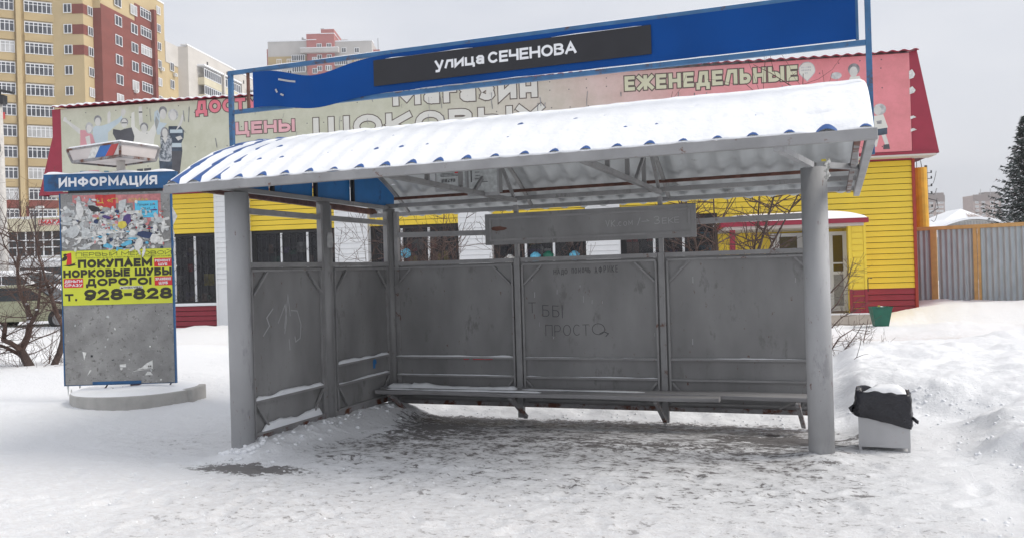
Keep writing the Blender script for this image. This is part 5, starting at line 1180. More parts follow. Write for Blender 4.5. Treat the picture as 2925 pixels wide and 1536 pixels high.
# ------------------------------------------------------------------ far buildings: shared window meshes
def win_mesh(w_, h_, lights, transom=True, fr=.09, mt=('pvc', 'win_dark'), name='window'):
    mb = MB(); mb.box((0, -.06, 0), (w_, .02, fr)); mb.box((0, -.06, h_-fr), (w_, .02, h_))
    for i in range(lights+1): x = fr/2+(w_-fr)*i/lights; mb.box((x-fr/2, -.055, fr), (x+fr/2, .02, h_-fr))
    if transom: mb.box((fr, -.05, h_*.70), (w_-fr, .02, h_*.70+fr*.8))
    me_ = bpy.data.meshes.new(name); me_.from_pydata(mb.v, [], mb.f); me_.materials.append(M[mt[0]])
    p = bpy.data.meshes.new('pane'); p.from_pydata([(fr*.5, -.02, fr*.5), (w_-fr*.5, -.02, fr*.5), (w_-fr*.5, -.02, h_-fr*.5), (fr*.5, -.02, h_-fr*.5), (fr*.5, .01, fr*.5), (w_-fr*.5, .01, fr*.5), (w_-fr*.5, .01, h_-fr*.5), (fr*.5, .01, h_-fr*.5)], [], [(0, 1, 2, 3), (7, 6, 5, 4), (0, 4, 5, 1), (1, 5, 6, 2), (2, 6, 7, 3), (3, 7, 4, 0)]); p.materials.append(M[mt[1]])
    pc = p.copy(); pc.materials.clear(); pc.materials.append(M['win_cream'])
    return me_, p, pc
def place_win(wm, parent, loc, rotz):
    o = piece('window', wm[0], parent, loc, (0, 0, rotz)); piece('pane', wm[1] if rnd.random() < .8 else wm[2], o, (0, 0, 0)); return o
# left tower: local frame = street frame, origin at its left corner
AP = (-61.2, 115.); ap = thing('apartment_block', 'tall ochre and red brick apartment tower behind the shop, left of frame', 'apartment block', W(*AP), YAW)
def loc_(r, D, z=0.): return Vector((r-AP[0], D-AP[1], z))
def wall_seg(parent, p, q, z0, z1, mt, thick=.3, name='wall', off=0.):
    p = Vector(p); q = Vector(q); d = (q-p).normalized(); nrm_ = Vector((d.y, -d.x, 0)); a = p+nrm_*off; c = q+nrm_*off
    mb = MB(); vs = [a, c, c-nrm_*thick, a-nrm_*thick]
    mb.add([(v.x, v.y, z0) for v in vs]+[(v.x, v.y, z1) for v in vs], [(3, 2, 1, 0), (4, 5, 6, 7), (0, 1, 5, 4), (1, 2, 6, 5), (2, 3, 7, 6), (3, 0, 4, 7)])
    return mb.build(name, mt, parent, local=True)
ROOT[ap.name] = None
HT = 46.; a28 = math.radians(28); a83 = math.radians(83.5)
P1 = Vector((0, 0, 0)); Pm = P1-Vector((math.cos(a28), math.sin(a28), 0))*14; P2 = Vector((4.4, 0, 0)); P3 = Vector((4.65, 2.2, 0)); P4 = Vector((5.7, 2.2, 0)); P5 = P4+Vector((math.cos(a83), math.sin(a83), 0))*17.1
fl = [39.35-2.78*i for i in range(-2, 13)]      # tops of the window rows
wall_seg(ap, Pm, P1, 12, HT, 'apt_yellow'); wall_seg(ap, Pm, P1, 0, 12, 'apt_red'); 
wall_seg(ap, P1, P2, 0, HT, 'apt_yellow2'); wall_seg(ap, P2, P3, 0, HT, 'apt_yellow2')
wall_seg(ap, P3, P4, 0, 39.3, 'apt_red'); wall_seg(ap, P3, P4, 39.3, HT, 'apt_yellow2'); wall_seg(ap, P4, P5, 0, HT-1, 'apt_yellow2')
wall_seg(ap, P5, P5+Vector((-12, 3, 0)), 0, HT-1, 'apt_yellow')
d83 = Vector((math.cos(a83), math.sin(a83), 0)); d28 = Vector((math.cos(a28), math.sin(a28), 0))
wall_seg(ap, P4, P4+d83*8.6, 0, 39.9, 'apt_red', .1, 'red_facing', .1); wall_seg(ap, P4+d83*8.6, P4+d83*12.9, 0, 42.6, 'apt_red', .1, 'red_facing', .1)
wall_seg(ap, P4+d83*12.9, P4+d83*13.6, 0, 42.9, 'apt_red', .7, 'red_pier', .7)
wall_seg(ap, P4+d83*13.6-d83*0, P5, HT-1, HT-.8, 'snow', .6, 'parapet_snow', .1)
# piers of the left facade
for s_ in (-3.75, .45, -8.4): wall_seg(ap, P1+d28*(s_-.28), P1+d28*(s_+.28), 0, HT, 'apt_yellow2', .5, 'pier', .5) if s_ < 0 else None
wb = win_mesh(3.75, 1.5, 7); wb2 = win_mesh(3.2, 1.45, 5); ws = win_mesh(1.1, 1.25, 2, False); wsE = win_mesh(1.7, 1.45, 2, False); wbE = win_mesh(2.95, 1.45, 4)
for i, zt_ in enumerate(fl):
    if zt_ > 46 or zt_ < 4: continue
    red = zt_ < 14.5
    for s_, wm in ((-3.1, wb), (-8.0, wb), (-12.6, wb)):
        p = P1+d28*s_; place_win(wm, ap, (p.x+.0+math.sin(a28)*.08, p.y-math.cos(a28)*.08, zt_-1.5), a28)
        wall_seg(ap, P1+d28*s_, P1+d28*(s_+3.75), zt_+.02, zt_+.12, 'apt_grey', .15, 'lintel', .1)
        if s_ > -9: wall_seg(ap, P1+d28*s_, P1+d28*(s_+3.75), zt_-2.55, zt_-1.55, 'apt_red' if red else 'apt_yellow', .22, 'balcony_front', .2)
    place_win(ws, ap, (1.8, -.08, zt_-1.35), 0)
    p = P2+Vector((P3-P2)).normalized()*.9; place_win(ws, ap, (p.x+.09, p.y, zt_-1.35), a83)
    if i in (2, 3, 4) or zt_ > 33.4 and zt_ < 40: 
        wall_seg(ap, Vector((2.95, 0, 0)), P2+Vector((.04, 0, 0)), zt_-1.45, zt_-.15, 'apt_red', .1, 'red_band', .06); wall_seg(ap, P2, P2+(P3-P2).normalized()*.85, zt_-1.45, zt_-.15, 'apt_red', .1, 'red_band', .05)
    for s_, wm, dz in ((3.2, wsE, 0), (7.3, wsE, 0), (9.9, wbE, .35), (14.7, ws, -.6)):
        p = P4+d83*s_; nrm_ = Vector((d83.y, -d83.x, 0)); q = p+nrm_*(.16 if s_ < 13 else .1)
        if zt_+dz < HT-1.2: place_win(wm, ap, (q.x, q.y, zt_+dz-1.45), a83)
acm = MB(); acm.box((0, -.35, 0), (.7, 0, .5)); acm.box((.1, -.36, .08), (.5, -.352, .42), 1); ac0 = acm.build('air_conditioner', ['s_white', 's_grey'], ap, local=True)
nrm_ = Vector((d83.y, -d83.x, 0)); p = P4+d83*7.6+nrm_*.15; ac0.location = (p.x, p.y, 29.2); ac0.rotation_euler = (0, 0, a83)
for s_, z in ((15.3, 34.2),): p = P4+d83*s_+nrm_*.12; piece('air_conditioner', ac0.data, ap, (p.x, p.y, z), (0, 0, a83))
p = P1+d28*-6.6; piece('air_conditioner', ac0.data, ap, (p.x, p.y-.2, 37.0), (0, 0, a28))
mb = MB(); p = P1+d28*-7.3; q = P1+d28*-5.4; mb.prism([(0, 0), (1.9, .1), (1.9, 1.0), (0, .8)], (p.x, p.y-.35, 23.3), tuple(d28), (0, 0, 1), (math.sin(a28), -math.cos(a28), 0), 0, .04); mb.build('red_banner', 's_red', ap, local=True)
# white brick neighbour, receding
nb_ = thing('apartment_block', 'long white brick apartment block receding behind the ochre tower', 'apartment block', W(AP[0]+P5.x, AP[1]+P5.y), YAW); O5 = P5
p0 = Vector((0, 0, 0)); F1a = p0+d83*4.0
wall_seg(nb_, p0, F1a, 0, 38.6, 'apt_yellow2'); wall_seg(nb_, p0, F1a, 36., 39.3, 'apt_white', .2, 'white_facing', .1)
g0 = F1a+Vector((1.6, .2, 0))
wall_seg(nb_, F1a, g0, 0, 39.4, 'apt_white', .3); 
wall_seg(nb_, g0, g0+d83*46, 0, 39.6, 'apt_white'); wall_seg(nb_, g0-Vector((.2, .2, 0)), g0+d83*46, 39.6, 39.8, 'snow', 1.2, 'parapet_snow', .2)
wbn = win_mesh(6.2, 1.5, 8, False, .12); wsn = win_mesh(1.2, 1.4, 2, False)
for k in range(9):
    z = 36.6-2.8*k
    for s_ in (3.2, 11.0, 22.5, 30.3):
        p = g0+d83*s_; q = p+nrm_*1.1
        wall_seg(nb_, p, p+d83*6.4, z-2.7, z-1.5, 'cream', 1.1, 'balcony_front', 1.1)
        place_win(wbn, nb_, (q.x, q.y, z-1.5), a83)
    p = p0+d83*1.3+nrm_*.1; place_win(wsn, nb_, (p.x, p.y, z-1.6-.1), a83)
for s_ in (10.2, 17.5): wall_seg(nb_, g0+d83*s_, g0+d83*(s_+.5), 0, 37.4, 'apt_white', 1.4, 'pier', 1.3)
for s_ in (3.0, 22.3): wall_seg(nb_, g0+d83*s_, g0+d83*(s_+14.4), 37.0, 37.25, 'snow', 1.3, 'balcony_roof', 1.3)
for s_ in (6.5, 14, 21, 30): p = g0+d83*s_+nrm_*.05; wall_seg(nb_, g0+d83*s_, g0+d83*(s_+.4), 37.9, 38.5, 'dark', .1, 'vent', .05)
p = p0+d83*2.2+nrm_*.15; piece('air_conditioner', ac0.data, nb_, (p.x, p.y, 34.2), (0, 0, a83))

# middle tower
mt_ = thing('apartment_block', 'distant white and pink stepped tower seen above the name board', 'apartment block', W(-45.5, 210), YAW)
def BM(x0, x1, z0, z1, name, mt, y0=0., y1=14., parent=None): return B((x0+45.5, y0, z0), (x1+45.5, y1, z1), name, mt, parent or mt_)
BM(-58.5, -48.8, 0, 59.5, 'wall', 'apt_grey'); BM(-42.0, -32.9, 0, 59.1, 'wall', 'apt_grey'); BM(-48.8, -42.0, 0, 61.0, 'core', 'apt_pink', -.6); BM(-45.2, -42.02, 61.0, 62.1, 'core', 'apt_pink', -.5)
BM(-45.3, -41.9, 60.95, 61.1, 'cornice', 'snow', -.7); BM(-48.9, -45.2, 61.0, 61.12, 'cornice', 'snow', -.7); BM(-48.85, -46.4, 59.5, 59.65, 'cornice', 'snow', -.75, -.61)
BM(-59.05, -58.51, 54, 58, 'side_bay', 'apt_pink', 1); BM(-32.89, -31.3, 50, 57.4, 'side_bay', 'apt_pink', 2); BM(-58.52, -48.9, 53.0, 55.8, 'ochre_band', 'apt_yellow', -.06, -.01); BM(-37.9, -32.88, 52.5, 54.9, 'ochre_band', 'apt_yellow', -.06, -.01)
BM(-50.1, -40.9, 56.2, 57.25, 'balcony_slab', 'apt_grey', -1.8); BM(-50.15, -40.85, 57.25, 57.4, 'balcony_snow', 'snow', -1.85, -.65)
BM(-58.55, -48.85, 59.5, 59.75, 'parapet_snow', 'snow', -.1, 3); BM(-41.95, -32.8, 59.1, 59.35, 'parapet_snow', 'snow', -.1, 3)
BM(-52.4, -49.0, 52.0, 53.9, 'balcony_front', 'apt_white', -1.2, -.01); BM(-41.95, -38.2, 49.6, 51.0, 'balcony_front', 'apt_white', -1.2, -.01); BM(-41.95, -38.2, 53, 53.1, 'balcony_front', 'apt_white', -1.2, -.01)
wm_b = win_mesh(3.3, 1.5, 6, False, .13); wm_s = win_mesh(1.2, 1.3, 2, False, .14)
for k in range(5):
    for x, wm, z in ((-52.4, wm_b, 54.3), (-41.9, wm_b, 53.0), (-56.4, wm_s, 53.9), (-53.9, wm_s, 53.9), (-40.4, wm_s, 56.3), (-37.2, wm_s, 56.2), (-46.3, wm_s, 57.3), (-43.9, wm_s, 57.3), (-44.3, wm_s, 51.9), (-47.5, wm_s, 54.0)):
        yy = -1.25 if wm is wm_b else (-.68 if -48.8 < x < -42.1 else -.02)
        place_win(wm, mt_, (x+45.5, yy, z-2.75*k), 0)
mb = MB(); mb.add([(4.4, 2, 59.6), (6.7, 2, 59.6), (6.7, 4, 59.6), (4.4, 4, 59.6), (4.7, 2.3, 60.2), (6.2, 2.3, 60.2), (6.2, 3.7, 60.2), (4.7, 3.7, 60.2)], [(0, 1, 5, 4), (1, 2, 6, 5), (2, 3, 7, 6), (3, 0, 4, 7), (4, 5, 6, 7)])
for x in (4.6, 6.4): mb.box((x, 2.2, 59.1), (x+.1, 2.3, 59.6))
mb.build('vent_hood', 's_grey', mt_, local=True)
mb = MB(); mb.tube([(-4.6, 1, 59.6), (-4.6, 1, 60.6)], .25, 8); mb.tube([(-4.1, 1, 59.6), (-4.1, 1, 60.2)], .3, 8); mb.build('vent_pipe', 's_grey', mt_, local=True)
mb = MB(); mb.tube([(.3, 1, 62.), (.3, 1, 62.7)], .06, 5); mb.bar((-.2, 1, 62.65), (.8, 1, 62.65), .06, .06); mb.tube([(14.0, 1, 57.), (14.0, 1, 59.9)], .06, 5); mb.build('aerial', 's_dark', mt_, local=True)
# two far towers right
wr = win_mesh(2.6, 1.5, 3, False, .3)
for r0, r1, zt1, lbx, seed in ((299.5, 315.5, 46.9, 'distant brown brick tower block just right of the utility pole', 1), (336, 356.5, 46.4, 'distant wider brown tower block partly behind the spruce', 2)):
    o = thing('tower_block', lbx, 'apartment block', W((r0+r1)/2, 620), YAW, 'distant tower blocks right'); h = (r1-r0)/2
    B((-h, 0, 0), (h, 14, zt1), 'wall', 'apt_brown', o); B((-h, -.4, zt1-4.5), (h, -.01, zt1+.4), 'dark_band', 'apt_dark', o); B((-h*.1, 1, zt1), (h, 9, zt1+2.2), 'lift_house', 'apt_dark', o)
    for x in (-h*.4, h*.3): mb = MB(); mb.tube([(x, 1, zt1), (x, 1, zt1+4.5)], .25, 5); mb.build('aerial', 's_grey', o, local=True)
    for k in range(12):
        for x in (-h*.85, -h*.4, h*.2, h*.55): place_win(wr, o, (x, -.1, zt1-6.0-3*k), 0)

# ------------------------------------------------------------------ low shop row left, vehicles, poles
sr_ = thing('shop_row', 'low cream shop front with dark windows and red lettered sign at far left', 'shop', W(-40, 70), YAW)
B((-6, 0, 0), (6, 5, 5.9), 'wall', 'dark', sr_); B((-6.1, -.4, 5.92), (6.1, 5, 7.0), 'fascia', 'cream', sr_); B((-6.1, -.45, 7.0), (6.1, 5, 7.12), 'fascia_snow', 'snow', sr_)
for x in np.arange(-5.5, 6, .72): B((x-.05, -.08, 3.9), (x+.05, .0, 5.9), 'mullion', 'pvc', sr_)
for z in (4.62, 5.2, 3.9): B((-6, -.1, z-.04), (6, .0, z+.04), 'transom', 'pvc', sr_)
B((-6, -.06, 0), (6, .0, 3.85), 'base_wall', 'concrete_pale', sr_)
sg = B((1.60, -.5, 6.37), (4.4, -.42, 6.84), 'sign', 's_white', sr_)
mb = MB(); text(mb, 'МАГАЗИН', (1.74, -.5, 6.45), (1, 0, 0), (.12, 0, 1), (0, -1, 0), .33, .30, fit=2.9, sp=.12, depth=.02)
for a, c in (((1.62, 6.39), (4.38, 6.39)), ((1.62, 6.82), (4.38, 6.82)), ((1.62, 6.39), (1.62, 6.82))): mb.bar((a[0], -.505, a[1]), (c[0], -.505, c[1]), .02, .03)
mb.build('sign_lettering', 'poster_red', sg, local=True)
fw = thing('site_wall', 'pale grey wall with snow on top behind the parked cars', 'wall', W(-38.5, 58), YAW)
B((-4, 0, 0), (4, .3, 3.1), 'panel', 'concrete_pale', fw); B((-4, -.1, 3.1), (4, .4, 3.24), 'cap_snow', 'snow', fw)
lp = thing('street_lamp', 'slim street lamp with twin snowy lamp heads beyond shop row', 'street lamp', W(-33.4, 60), YAW)
mb = MB(); mb.tube([(0, 0, 0), (0, 0, 6.9)], .05, 6); mb.build('pole', 's_dark', lp, local=True); mb = MB(); mb.tube([(0, 0, 6.8), (.3, 0, 7.05)], .06, 6); mb.box((.1, -.12, 6.95), (.6, .12, 7.08)); mb.build('lamp_head', 's_white', lp, local=True); mb = MB(); mb.box((-.9, -.12, 6.2), (-.1, .12, 6.35)); mb.build('lamp_head', 's_white', lp, local=True)
cp = thing('concrete_pole', 'pale concrete pole with dark lamp bracket at left edge', 'pole', W(-26.75, 45), YAW)
mb = MB(); mb.tube([(0, 0, -.1), (-.05, 0, 11.2)], [.26, .17], 12); mb.build('pole', 'concrete_pale', cp, local=True, smooth=True)
mb = MB(); mb.bar((-.5, 0, 12.0), (.75, 0, 11.7), .2, .12); mb.box((-.3, -.2, 11.15), (.3, .2, 11.6)); mb.bar((0, 0, 11.55), (0, 0, 11.9), .12, .12); mb.tube([(-.12, -.25, 11.2), (-.2, -.25, 9.6), (-.05, -.25, 8.4)], .07, 6); mb.box((-.2, -.3, 8.6), (.1, -.2, 9.0)); mb.build('lamp_bracket', 'dark', cp, local=True)

def make_car(name, lab, cat, loc, rot, paint, snow, sc_=1.):
    c = thing(name, lab, cat, loc, rot); 
    # side profile, x forward, from rear bumper to front; z heights
    low = [(-2.15, .30), (-2.18, .55), (-2.12, .92), (-1.0, .98), (.85, .95), (1.35, .86), (1.95, .74), (2.12, .60), (2.12, .32), (1.75, .26), (-1.8, .26)]
    roofp = [(-2.05, .93), (-1.85, 1.38), (-1.2, 1.52), (-.2, 1.55), (.35, 1.48), (1.15, .93)]
    def loft(poly, ws_, nm, mt):
        mb = MB(); n_ = len(poly)
        for y, k in ws_: mb.v += [(x*k[0]*sc_, y*sc_, (.26+(z-.26)*k[1])*sc_) for x, z in poly]
        for j in range(len(ws_)-1):
            for i in range(n_): mb.f.append((j*n_+i, j*n_+(i+1) % n_, (j+1)*n_+(i+1) % n_, (j+1)*n_+i)); mb.m.append(0)
        mb.f.append(tuple(range(n_-1, -1, -1))); mb.m.append(0); mb.f.append(tuple((len(ws_)-1)*n_+i for i in range(n_))); mb.m.append(0)
        return mb.build(nm, mt, c, local=True, bevel=.02)
    loft(low, [(-.86, (.97, .93)), (-.80, (1, 1)), (.80, (1, 1)), (.86, (.97, .93))], 'body', paint)
    cabin = loft(roofp, [(-.80, (1, .90)), (-.62, (.97, 1)), (.62, (.97, 1)), (.80, (1, .90))], 'cabin', paint)
    for s_ in (-1, 1):
        y = s_*.79
        for poly in ([(-1.82, .98), (-1.64, 1.38), (-.95, 1.43), (-.95, .98)], [(-.89, .98), (-.89, 1.44), (.0, 1.44), (.0, .98)], [(.06, .98), (.06, 1.43), (.30, 1.39), (.95, .98)]):
            mb = MB(); mb.prism([(x*sc_, z*sc_) for x, z in poly], (0, y*sc_, 0), (1, 0, 0), (0, 0, 1), (0, s_, 0), -.09*sc_, .012*sc_); mb.build('window', 'car_glass', c, local=True)
        for x in (-1.35, 1.32):
            wh = MB(); wh.tube([(x*sc_, (y-.16*s_)*sc_, .31*sc_), (x*sc_, (y+.085*s_)*sc_, .31*sc_)], .31*sc_, 20); wh = wh.build('wheel', 'tyre', c, local=True)
            mb = MB(); mb.tube([(x*sc_, (y+.08*s_)*sc_, .31*sc_), (x*sc_, (y+.095*s_)*sc_, .31*sc_)], .2*sc_, 14); mb.build('rim', 'rim', wh, local=True)
            mb = MB(); mb.tube([(x*sc_, (y+.0*s_)*sc_, .33*sc_), (x*sc_, (y+.076*s_)*sc_, .33*sc_)], .36*sc_, 20); mb.build('wheel_arch', 'dark', c, local=True)
        mb = MB(); mb.box((.72*sc_, (y+.02*s_)*sc_, .98*sc_), (.9*sc_, (y+.2*s_)*sc_, 1.1*sc_)); mb.build('mirror', paint, c, local=True)
        mb = MB(); mb.box((2.0*sc_, (.5*s_)*sc_, .6*sc_), (2.115*sc_, (.78*s_)*sc_, .72*sc_)); mb.build('headlight', 's_pale', c, local=True)
    mb = MB(); mb.prism([(x*sc_, z*sc_) for x, z in ((.42, 1.44), (1.10, .96), (1.14, .97), (.46, 1.46))], (0, 0, 0), (1, 0, 0), (0, 0, 1), (0, 1, 0), -.60*sc_, .60*sc_); mb.build('windscreen', 'car_glass', c, local=True)
    if snow:
        mb = MB()
        def fn(u, v):
            x = -1.75+2.15*u; y = (v-.5)*1.25; e_ = min(1, min(u, 1-u)*8, min(v, 1-v)*6)
            return (x*sc_, y*sc_, (1.50+.02+snow*e_+.03*math.sin(x*3))*sc_)
        mb.grid(fn, 20, 10); mb.build('roof_snow', 'snow', c, local=True, smooth=True)
        mb = MB(); mb.grid(lambda u, v: ((1.0+1.05*u)*sc_, ((v-.5)*1.5)*sc_, (.99-.20*u+snow*.6*min(1, min(u, 1-u)*6, min(v, 1-v)*6))*sc_), 12, 10); mb.build('bonnet_snow', 'snow', c, local=True, smooth=True)
    return c
make_car('parked_car', 'olive green parked car with clear sides behind the bare tree', 'car', W(-18.85, 33.6, -.08), YAW, 'car_green', .015, 1.10)
make_car('parked_car', 'white parked car buried in fresh snow behind the green car', 'car', W(-22.4, 40, .45), YAW-.4, 'car_white', .14, 1.1)
vn_ = thing('delivery_van', 'white boxy van with dark windscreen farther behind the cars', 'van', W(-26.6, 49, 0), YAW)
B((-2.2, -.9, .5), (2.2, .9, 2.9), 'body', 'car_white', vn_, bevel=.08); B((-1.1, -.93, 2.15), (1.9, -.901, 2.55), 'window', 'car_glass', vn_); B((-2.2, -.95, 2.9), (2.25, .95, 3.05), 'roof_snow', 'snow', vn_)
for x in (-1.4, 1.4): mb = MB(); mb.tube([(x, -.92, .4), (x, -.6, .4)], .4, 16); mb.build('wheel', 'tyre', vn_, local=True)

# ------------------------------------------------------------------ bare trees and bushes
def grow(mb, p, d, L_, r, depth, R, spread=.6, up=.15, kids=(2, 4), seg=4, minr=.0022, curl=.25):
    pts = [Vector(p)]; rads = [r]; dd = Vector(d).normalized()
    for i in range(seg):
        dd = (dd+Vector((R.uniform(-1, 1), R.uniform(-1, 1), R.uniform(-1, 1)))*curl+Vector((0, 0, up*.5))).normalized()
        pts.append(pts[-1]+dd*L_/seg); rads.append(max(minr, r*(1-.55*(i+1)/seg)))
    mb.tube(pts, rads, 6 if r > .02 else (4 if r > .006 else 3), cap=False)
    if depth <= 0: return
    for k in range(R.randint(*kids)):
        t_ = R.uniform(.25, 1.); i = min(seg-1, int(t_*seg)); q = pts[i].lerp(pts[i+1], t_*seg-i)
        ax = Vector((R.uniform(-1, 1), R.uniform(-1, 1), R.uniform(-.4, 1))).normalized(); nd = (dd*(1-spread)+ax*spread).normalized()
        grow(mb, q, nd, L_*R.uniform(.5, .8), rads[i]*R.uniform(.45, .7), depth-1, R, spread, up, kids, seg, minr, curl)
def limb(mb, pts, r0, r1, n_=8): mb.tube(pts, [r0+(r1-r0)*i/(len(pts)-1) for i in range(len(pts))], n_)
def TR(zx, zy, D=14.2, dd=0.): # position in the tree's own plane, from a sketch grid
    S = zx*200/796; V = 780+zy*200/796; DD = D+dd; r_ = (S-1462.5)/2439.08; zz = -(V-768-(.029*(1462.5-S)))/2439.08
    return Vector(W(r_*DD, DD, 1.6+zz*DD))
tree = thing('bare_tree', 'forked bare tree with snow in its crooks, left of the information board', 'tree', tuple(TR(400, 1290))); R = random.Random(5)
mb = MB(); limb(mb, [TR(385, 1330), TR(360, 1200), TR(330, 1080), TR(270, 960), TR(215, 850)], .10, .06, 10)
limb(mb, [TR(420, 1330), TR(450, 1240), TR(560, 1080), TR(650, 890), TR(695, 740), TR(700, 560)], .07, .04, 9); mb.build('trunk', 'bark', tree, smooth=True)
mb = MB()
for pts, a, c in (([(215, 850), (300, 690), (325, 560), (320, 460), (300, 360), (235, 230), (205, 90), (200, -60), (215, -220)], .06, .018), ([(215, 850), (100, 770), (20, 740), (40, 600), (40, 550)], .05, .03), ([(330, 560), (380, 480), (415, 410), (440, 250), (455, 100), (465, -40)], .035, .012),
                   ([(700, 560), (640, 460), (600, 330), (570, 210), (520, 60), (490, -60), (440, -230)], .045, .014), ([(570, 210), (640, 110), (690, 40)], .02, .008), ([(300, 980), (180, 890), (60, 830), (-20, 800)], .04, .02), ([(330, 1230), (200, 1180), (60, 1130), (-30, 1105)], .045, .03),
                   ([(450, 1250), (560, 1240), (680, 1240), (760, 1210)], .025, .012), ([(200, -60), (160, -180), (60, -330), (20, -480)], .018, .006), ([(215, -220), (200, -420), (225, -560)], .014, .004), ([(440, -230), (425, -420), (400, -560)], .012, .004)):
    P_ = [TR(x, y, dd=.0 if i == 0 else R.uniform(-.3, .3)) for i, (x, y) in enumerate(pts)]; limb(mb, P_, a, c, 6)
    for i in range(len(P_)-1):
        for k in range(3):
            q = P_[i].lerp(P_[i+1], R.random()); grow(mb, q, (R.uniform(-1, 1), R.uniform(-1, 1), R.uniform(-.1, .9)), R.uniform(.35, .9), R.uniform(.006, .012), 2, R, .6, .1, (2, 4))
mb.build('branches', 'twig', tree)
mb = MB()
for x, y, s_ in ((320, 540, .05), (318, 490, .04), (295, 340, .03), (405, 405, .025), (480, 1160, .05), (500, 1175, .04), (200, 800, .04), (420, 1260, .05)):
    p = TR(x, y)+Vector((0, 0, .02)); mb.add([(p.x+v[0]*s_*1.2, p.y+v[1]*s_, p.z+v[2]*s_*.6) for v in ico], icf)
mb.build('crook_snow', 'snow', tree, smooth=True)

def bush(name, lab, r_, D, stems, H, seed, lean=.25, mt='twig', depth=2, thick=.018, cat='bush', spread=.5, kids=(3, 5)):
    R = random.Random(seed); x, y, _ = W(r_, D); z = gz(x, y)-.05; b = thing(name, lab, cat, (x, y, z)); ms = MB(); mb = MB()
    for i in range(stems):
        a = R.uniform(0, 6.28); d = Vector((math.cos(a)*lean, math.sin(a)*lean, 1)).normalized(); h = H*R.uniform(.7, 1.05)
        p = Vector((x+math.cos(a)*.12, y+math.sin(a)*.12, z)); pts = [p]; dd = d.copy()
        for k in range(6): dd = (dd+Vector((R.uniform(-1, 1), R.uniform(-1, 1), .2))*.13).normalized(); pts.append(pts[-1]+dd*h/6)
        ms.tube(pts, [thick*(1-.13*k) for k in range(7)], 5)
        for k in range(1, 7):
            for j in range(R.randint(*kids)):
                q = pts[k-1].lerp(pts[k], R.random()); ax = Vector((R.uniform(-1, 1), R.uniform(-1, 1), R.uniform(-.1, .8))).normalized()
                grow(mb, q, ax, h*R.uniform(.10, .24), thick*.35, depth-1, R, spread, .15, (2, 3), 3, .003)
    ms.build('stems', 'bark', b); mb.build('twigs', mt, b); return b
def rS(S, D): return (S-1462.5)/2439.08*D
bush('bare_bush', 'tall bare bush behind the left bay of shelter back wall', rS(1190, 15), 15, 9, 2.9, 21, .22)
bush('bare_bush', 'thin bare bush against white pilaster, near notice board', rS(1375, 14), 14, 5, 2.7, 22, .35, thick=.011)
bush('bare_bush', 'small bare sapling seen through the shelter side wall opening', rS(1008, 14.5), 14.5, 2, 2.55, 23, .2, thick=.010)
bush('bare_bush', 'low bare bush behind the middle bay of shelter back wall', rS(1770, 14), 14, 5, 2.3, 24, .45, thick=.010)
bush('bare_tree', 'spreading bare tree behind right bay, twigs reaching over the roof', rS(2036, 14.5), 14.5, 7, 4.6, 25, .38, cat='tree', thick=.032, kids=(4, 6))
bush('bare_bush', 'bare bush between the spreading tree and the porch', rS(2200, 14), 14, 4, 2.6, 26, .5, thick=.011)
# arching twigs right of the right-hand column
R = random.Random(31); x, y, _ = W(rS(2345, 12.5), 12.5); ab = thing('bare_bush', 'bare arching twigs poking out right of shelter column', 'bush', (x, y, gz(x, y))); mb = MB()
def Q(S, V, D=12.5): r_ = rS(S, D); return Vector(W(r_, D, 1.6-(V-768-.029*(1462.5-S))/2439.08*D))
for pts in ([(2375, 1090), (2420, 1075), (2450, 1010), (2470, 930), (2475, 905)], [(2350, 1060), (2400, 1000), (2440, 950), (2462, 915)], [(2350, 1040), (2410, 990), (2455, 1000), (2512, 990)], [(2350, 1020), (2390, 960), (2430, 935), (2480, 940)], [(2350, 1080), (2380, 1030), (2430, 1020), (2500, 1018)], [(2350, 900), (2390, 860), (2420, 800), (2440, 730)], [(2350, 850), (2400, 800), (2430, 770)], [(2350, 950), (2400, 900), (2440, 880)]):
    P_ = [Q(a, c, 12.5+R.uniform(-.2, .2)) for a, c in pts]; limb(mb, P_, .012, .004, 5)
    for k in range(16): i = R.randrange(len(P_)-1); grow(mb, P_[i].lerp(P_[i+1], R.random()), (R.uniform(-.2, 1), R.uniform(-1, 1), R.uniform(-.3, .8)), R.uniform(.1, .3), .004, 1, R, .5, .1, (1, 3), 3, .002)
mb.build('twigs', 'twig', ab)
x, y, _ = W(rS(2425, 11), 11); tw = thing('snow_twig', 'small leafless twig sticking out of the snow near litter bin', 'twig', (x, y, gz(x, y))); mb = MB()
p = Vector((x, y, gz(x, y)-.02)); limb(mb, [p, p+Vector((.06, 0, .06)), p+Vector((.10, 0, .20)), p+Vector((.12, 0, .33))], .005, .002, 4); limb(mb, [p+Vector((.05, 0, .05)), p+Vector((.14, 0, .09)), p+Vector((.2, 0, .10))], .004, .002, 4); grow(mb, p+Vector((.1, 0, .2)), (.3, 0, 1), .12, .003, 1, R); mb.build('stem', 'twig_grey', tw)

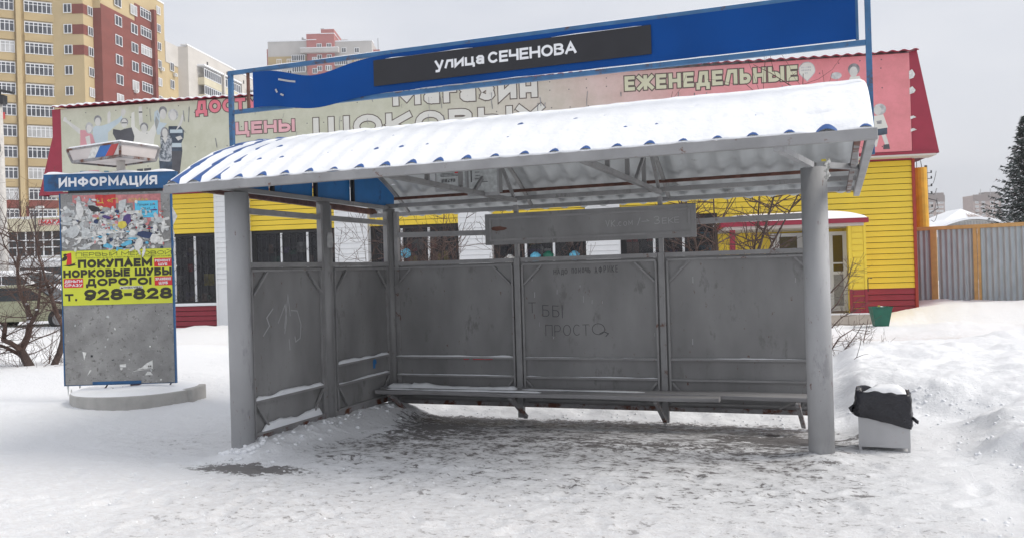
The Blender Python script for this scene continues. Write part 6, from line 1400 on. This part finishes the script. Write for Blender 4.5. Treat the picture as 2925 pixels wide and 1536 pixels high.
# spruce at the right edge
R = random.Random(44); D = 36.; x, y, _ = W(rS(2945, D), D); sp_ = thing('spruce_tree', 'dark green spruce dusted with snow behind the fence', 'tree', (x, y, 0))
H = 7.6; mb = MB(); mb.tube([(x, y, 0), (x, y, H)], [.16, .02], 8); mb.build('trunk', 'bark', sp_)
mb = MB(); ms = MB()
nb2 = 420
for i in range(nb2):
    t_ = (i+.5)/nb2; z = 1.3+(H-1.4)*t_**.9; Lb = (2.35*(1-t_)**.95+.08)*R.uniform(.6, 1.15); a = i*2.39996+R.uniform(-.3, .3)
    d = Vector((math.cos(a), math.sin(a), 0)); pts = [Vector((x, y, z))+d*Lb*k/6+Vector((0, 0, -.20*Lb*math.sin(k/6*2.2)+.16*Lb*(k/6)**2)) for k in range(7)]
    mb.tube(pts, [.02*(1-k/8) for k in range(7)], 3, cap=False)
    sdv = d.cross(Vector((0, 0, 1)))
    for k in range(1, 7):
        for j in range(7):
            q = pts[k-1].lerp(pts[k], R.random()); L2 = R.uniform(.12, .34)*(1.15-.5*k/6); s_ = R.choice([-1, 1]); e = (sdv*s_*R.uniform(.4, 1)+d*R.uniform(.2, .9)+Vector((0, 0, R.uniform(-.8, .1)))).normalized()
            wv_ = e.cross(Vector((R.uniform(-1, 1), R.uniform(-1, 1), R.uniform(-1, 1)))).normalized()*R.uniform(.02, .045)
            mb.add([q-wv_, q+wv_, q+e*L2], [(0, 1, 2)], 0)
            if R.random() < .22: qq = q+Vector((0, 0, .015)); ms.add([qq-wv_*1.1, qq+wv_*1.1, qq+e*L2*.8+Vector((0, 0, .01))], [(0, 1, 2)], 0)
mb.build('crown', 'spruce', sp_); ms.build('crown_snow', 'snow', sp_)
# bare birch-like tree behind the hip-roofed house
bush('bare_tree', 'hazy bare tree beside the hip-roofed house', rS(2862, 66), 66, 7, 5.4, 61, .35, 'twig_grey', 2, .06, 'tree')

# ------------------------------------------------------------------ haze: snow-laden air over the whole place
mb = MB(); mb.box((-700, -70, -1.5), (500, 760, 64))
hz = mb.build('haze', 'snow', kind='stuff'); hm = bpy.data.materials.new('haze_air'); hm.use_nodes = True
t = hm.node_tree; t.nodes.remove(t.nodes['Principled BSDF']); pv = t.nodes.new('ShaderNodeVolumePrincipled')
pv.inputs['Color'].default_value = (.93, .94, .96, 1); pv.inputs['Density'].default_value = .0008; pv.inputs['Anisotropy'].default_value = .2
t.links.new(pv.outputs[0], t.nodes['Material Output'].inputs['Volume']); hz.data.materials.clear(); hz.data.materials.append(hm)
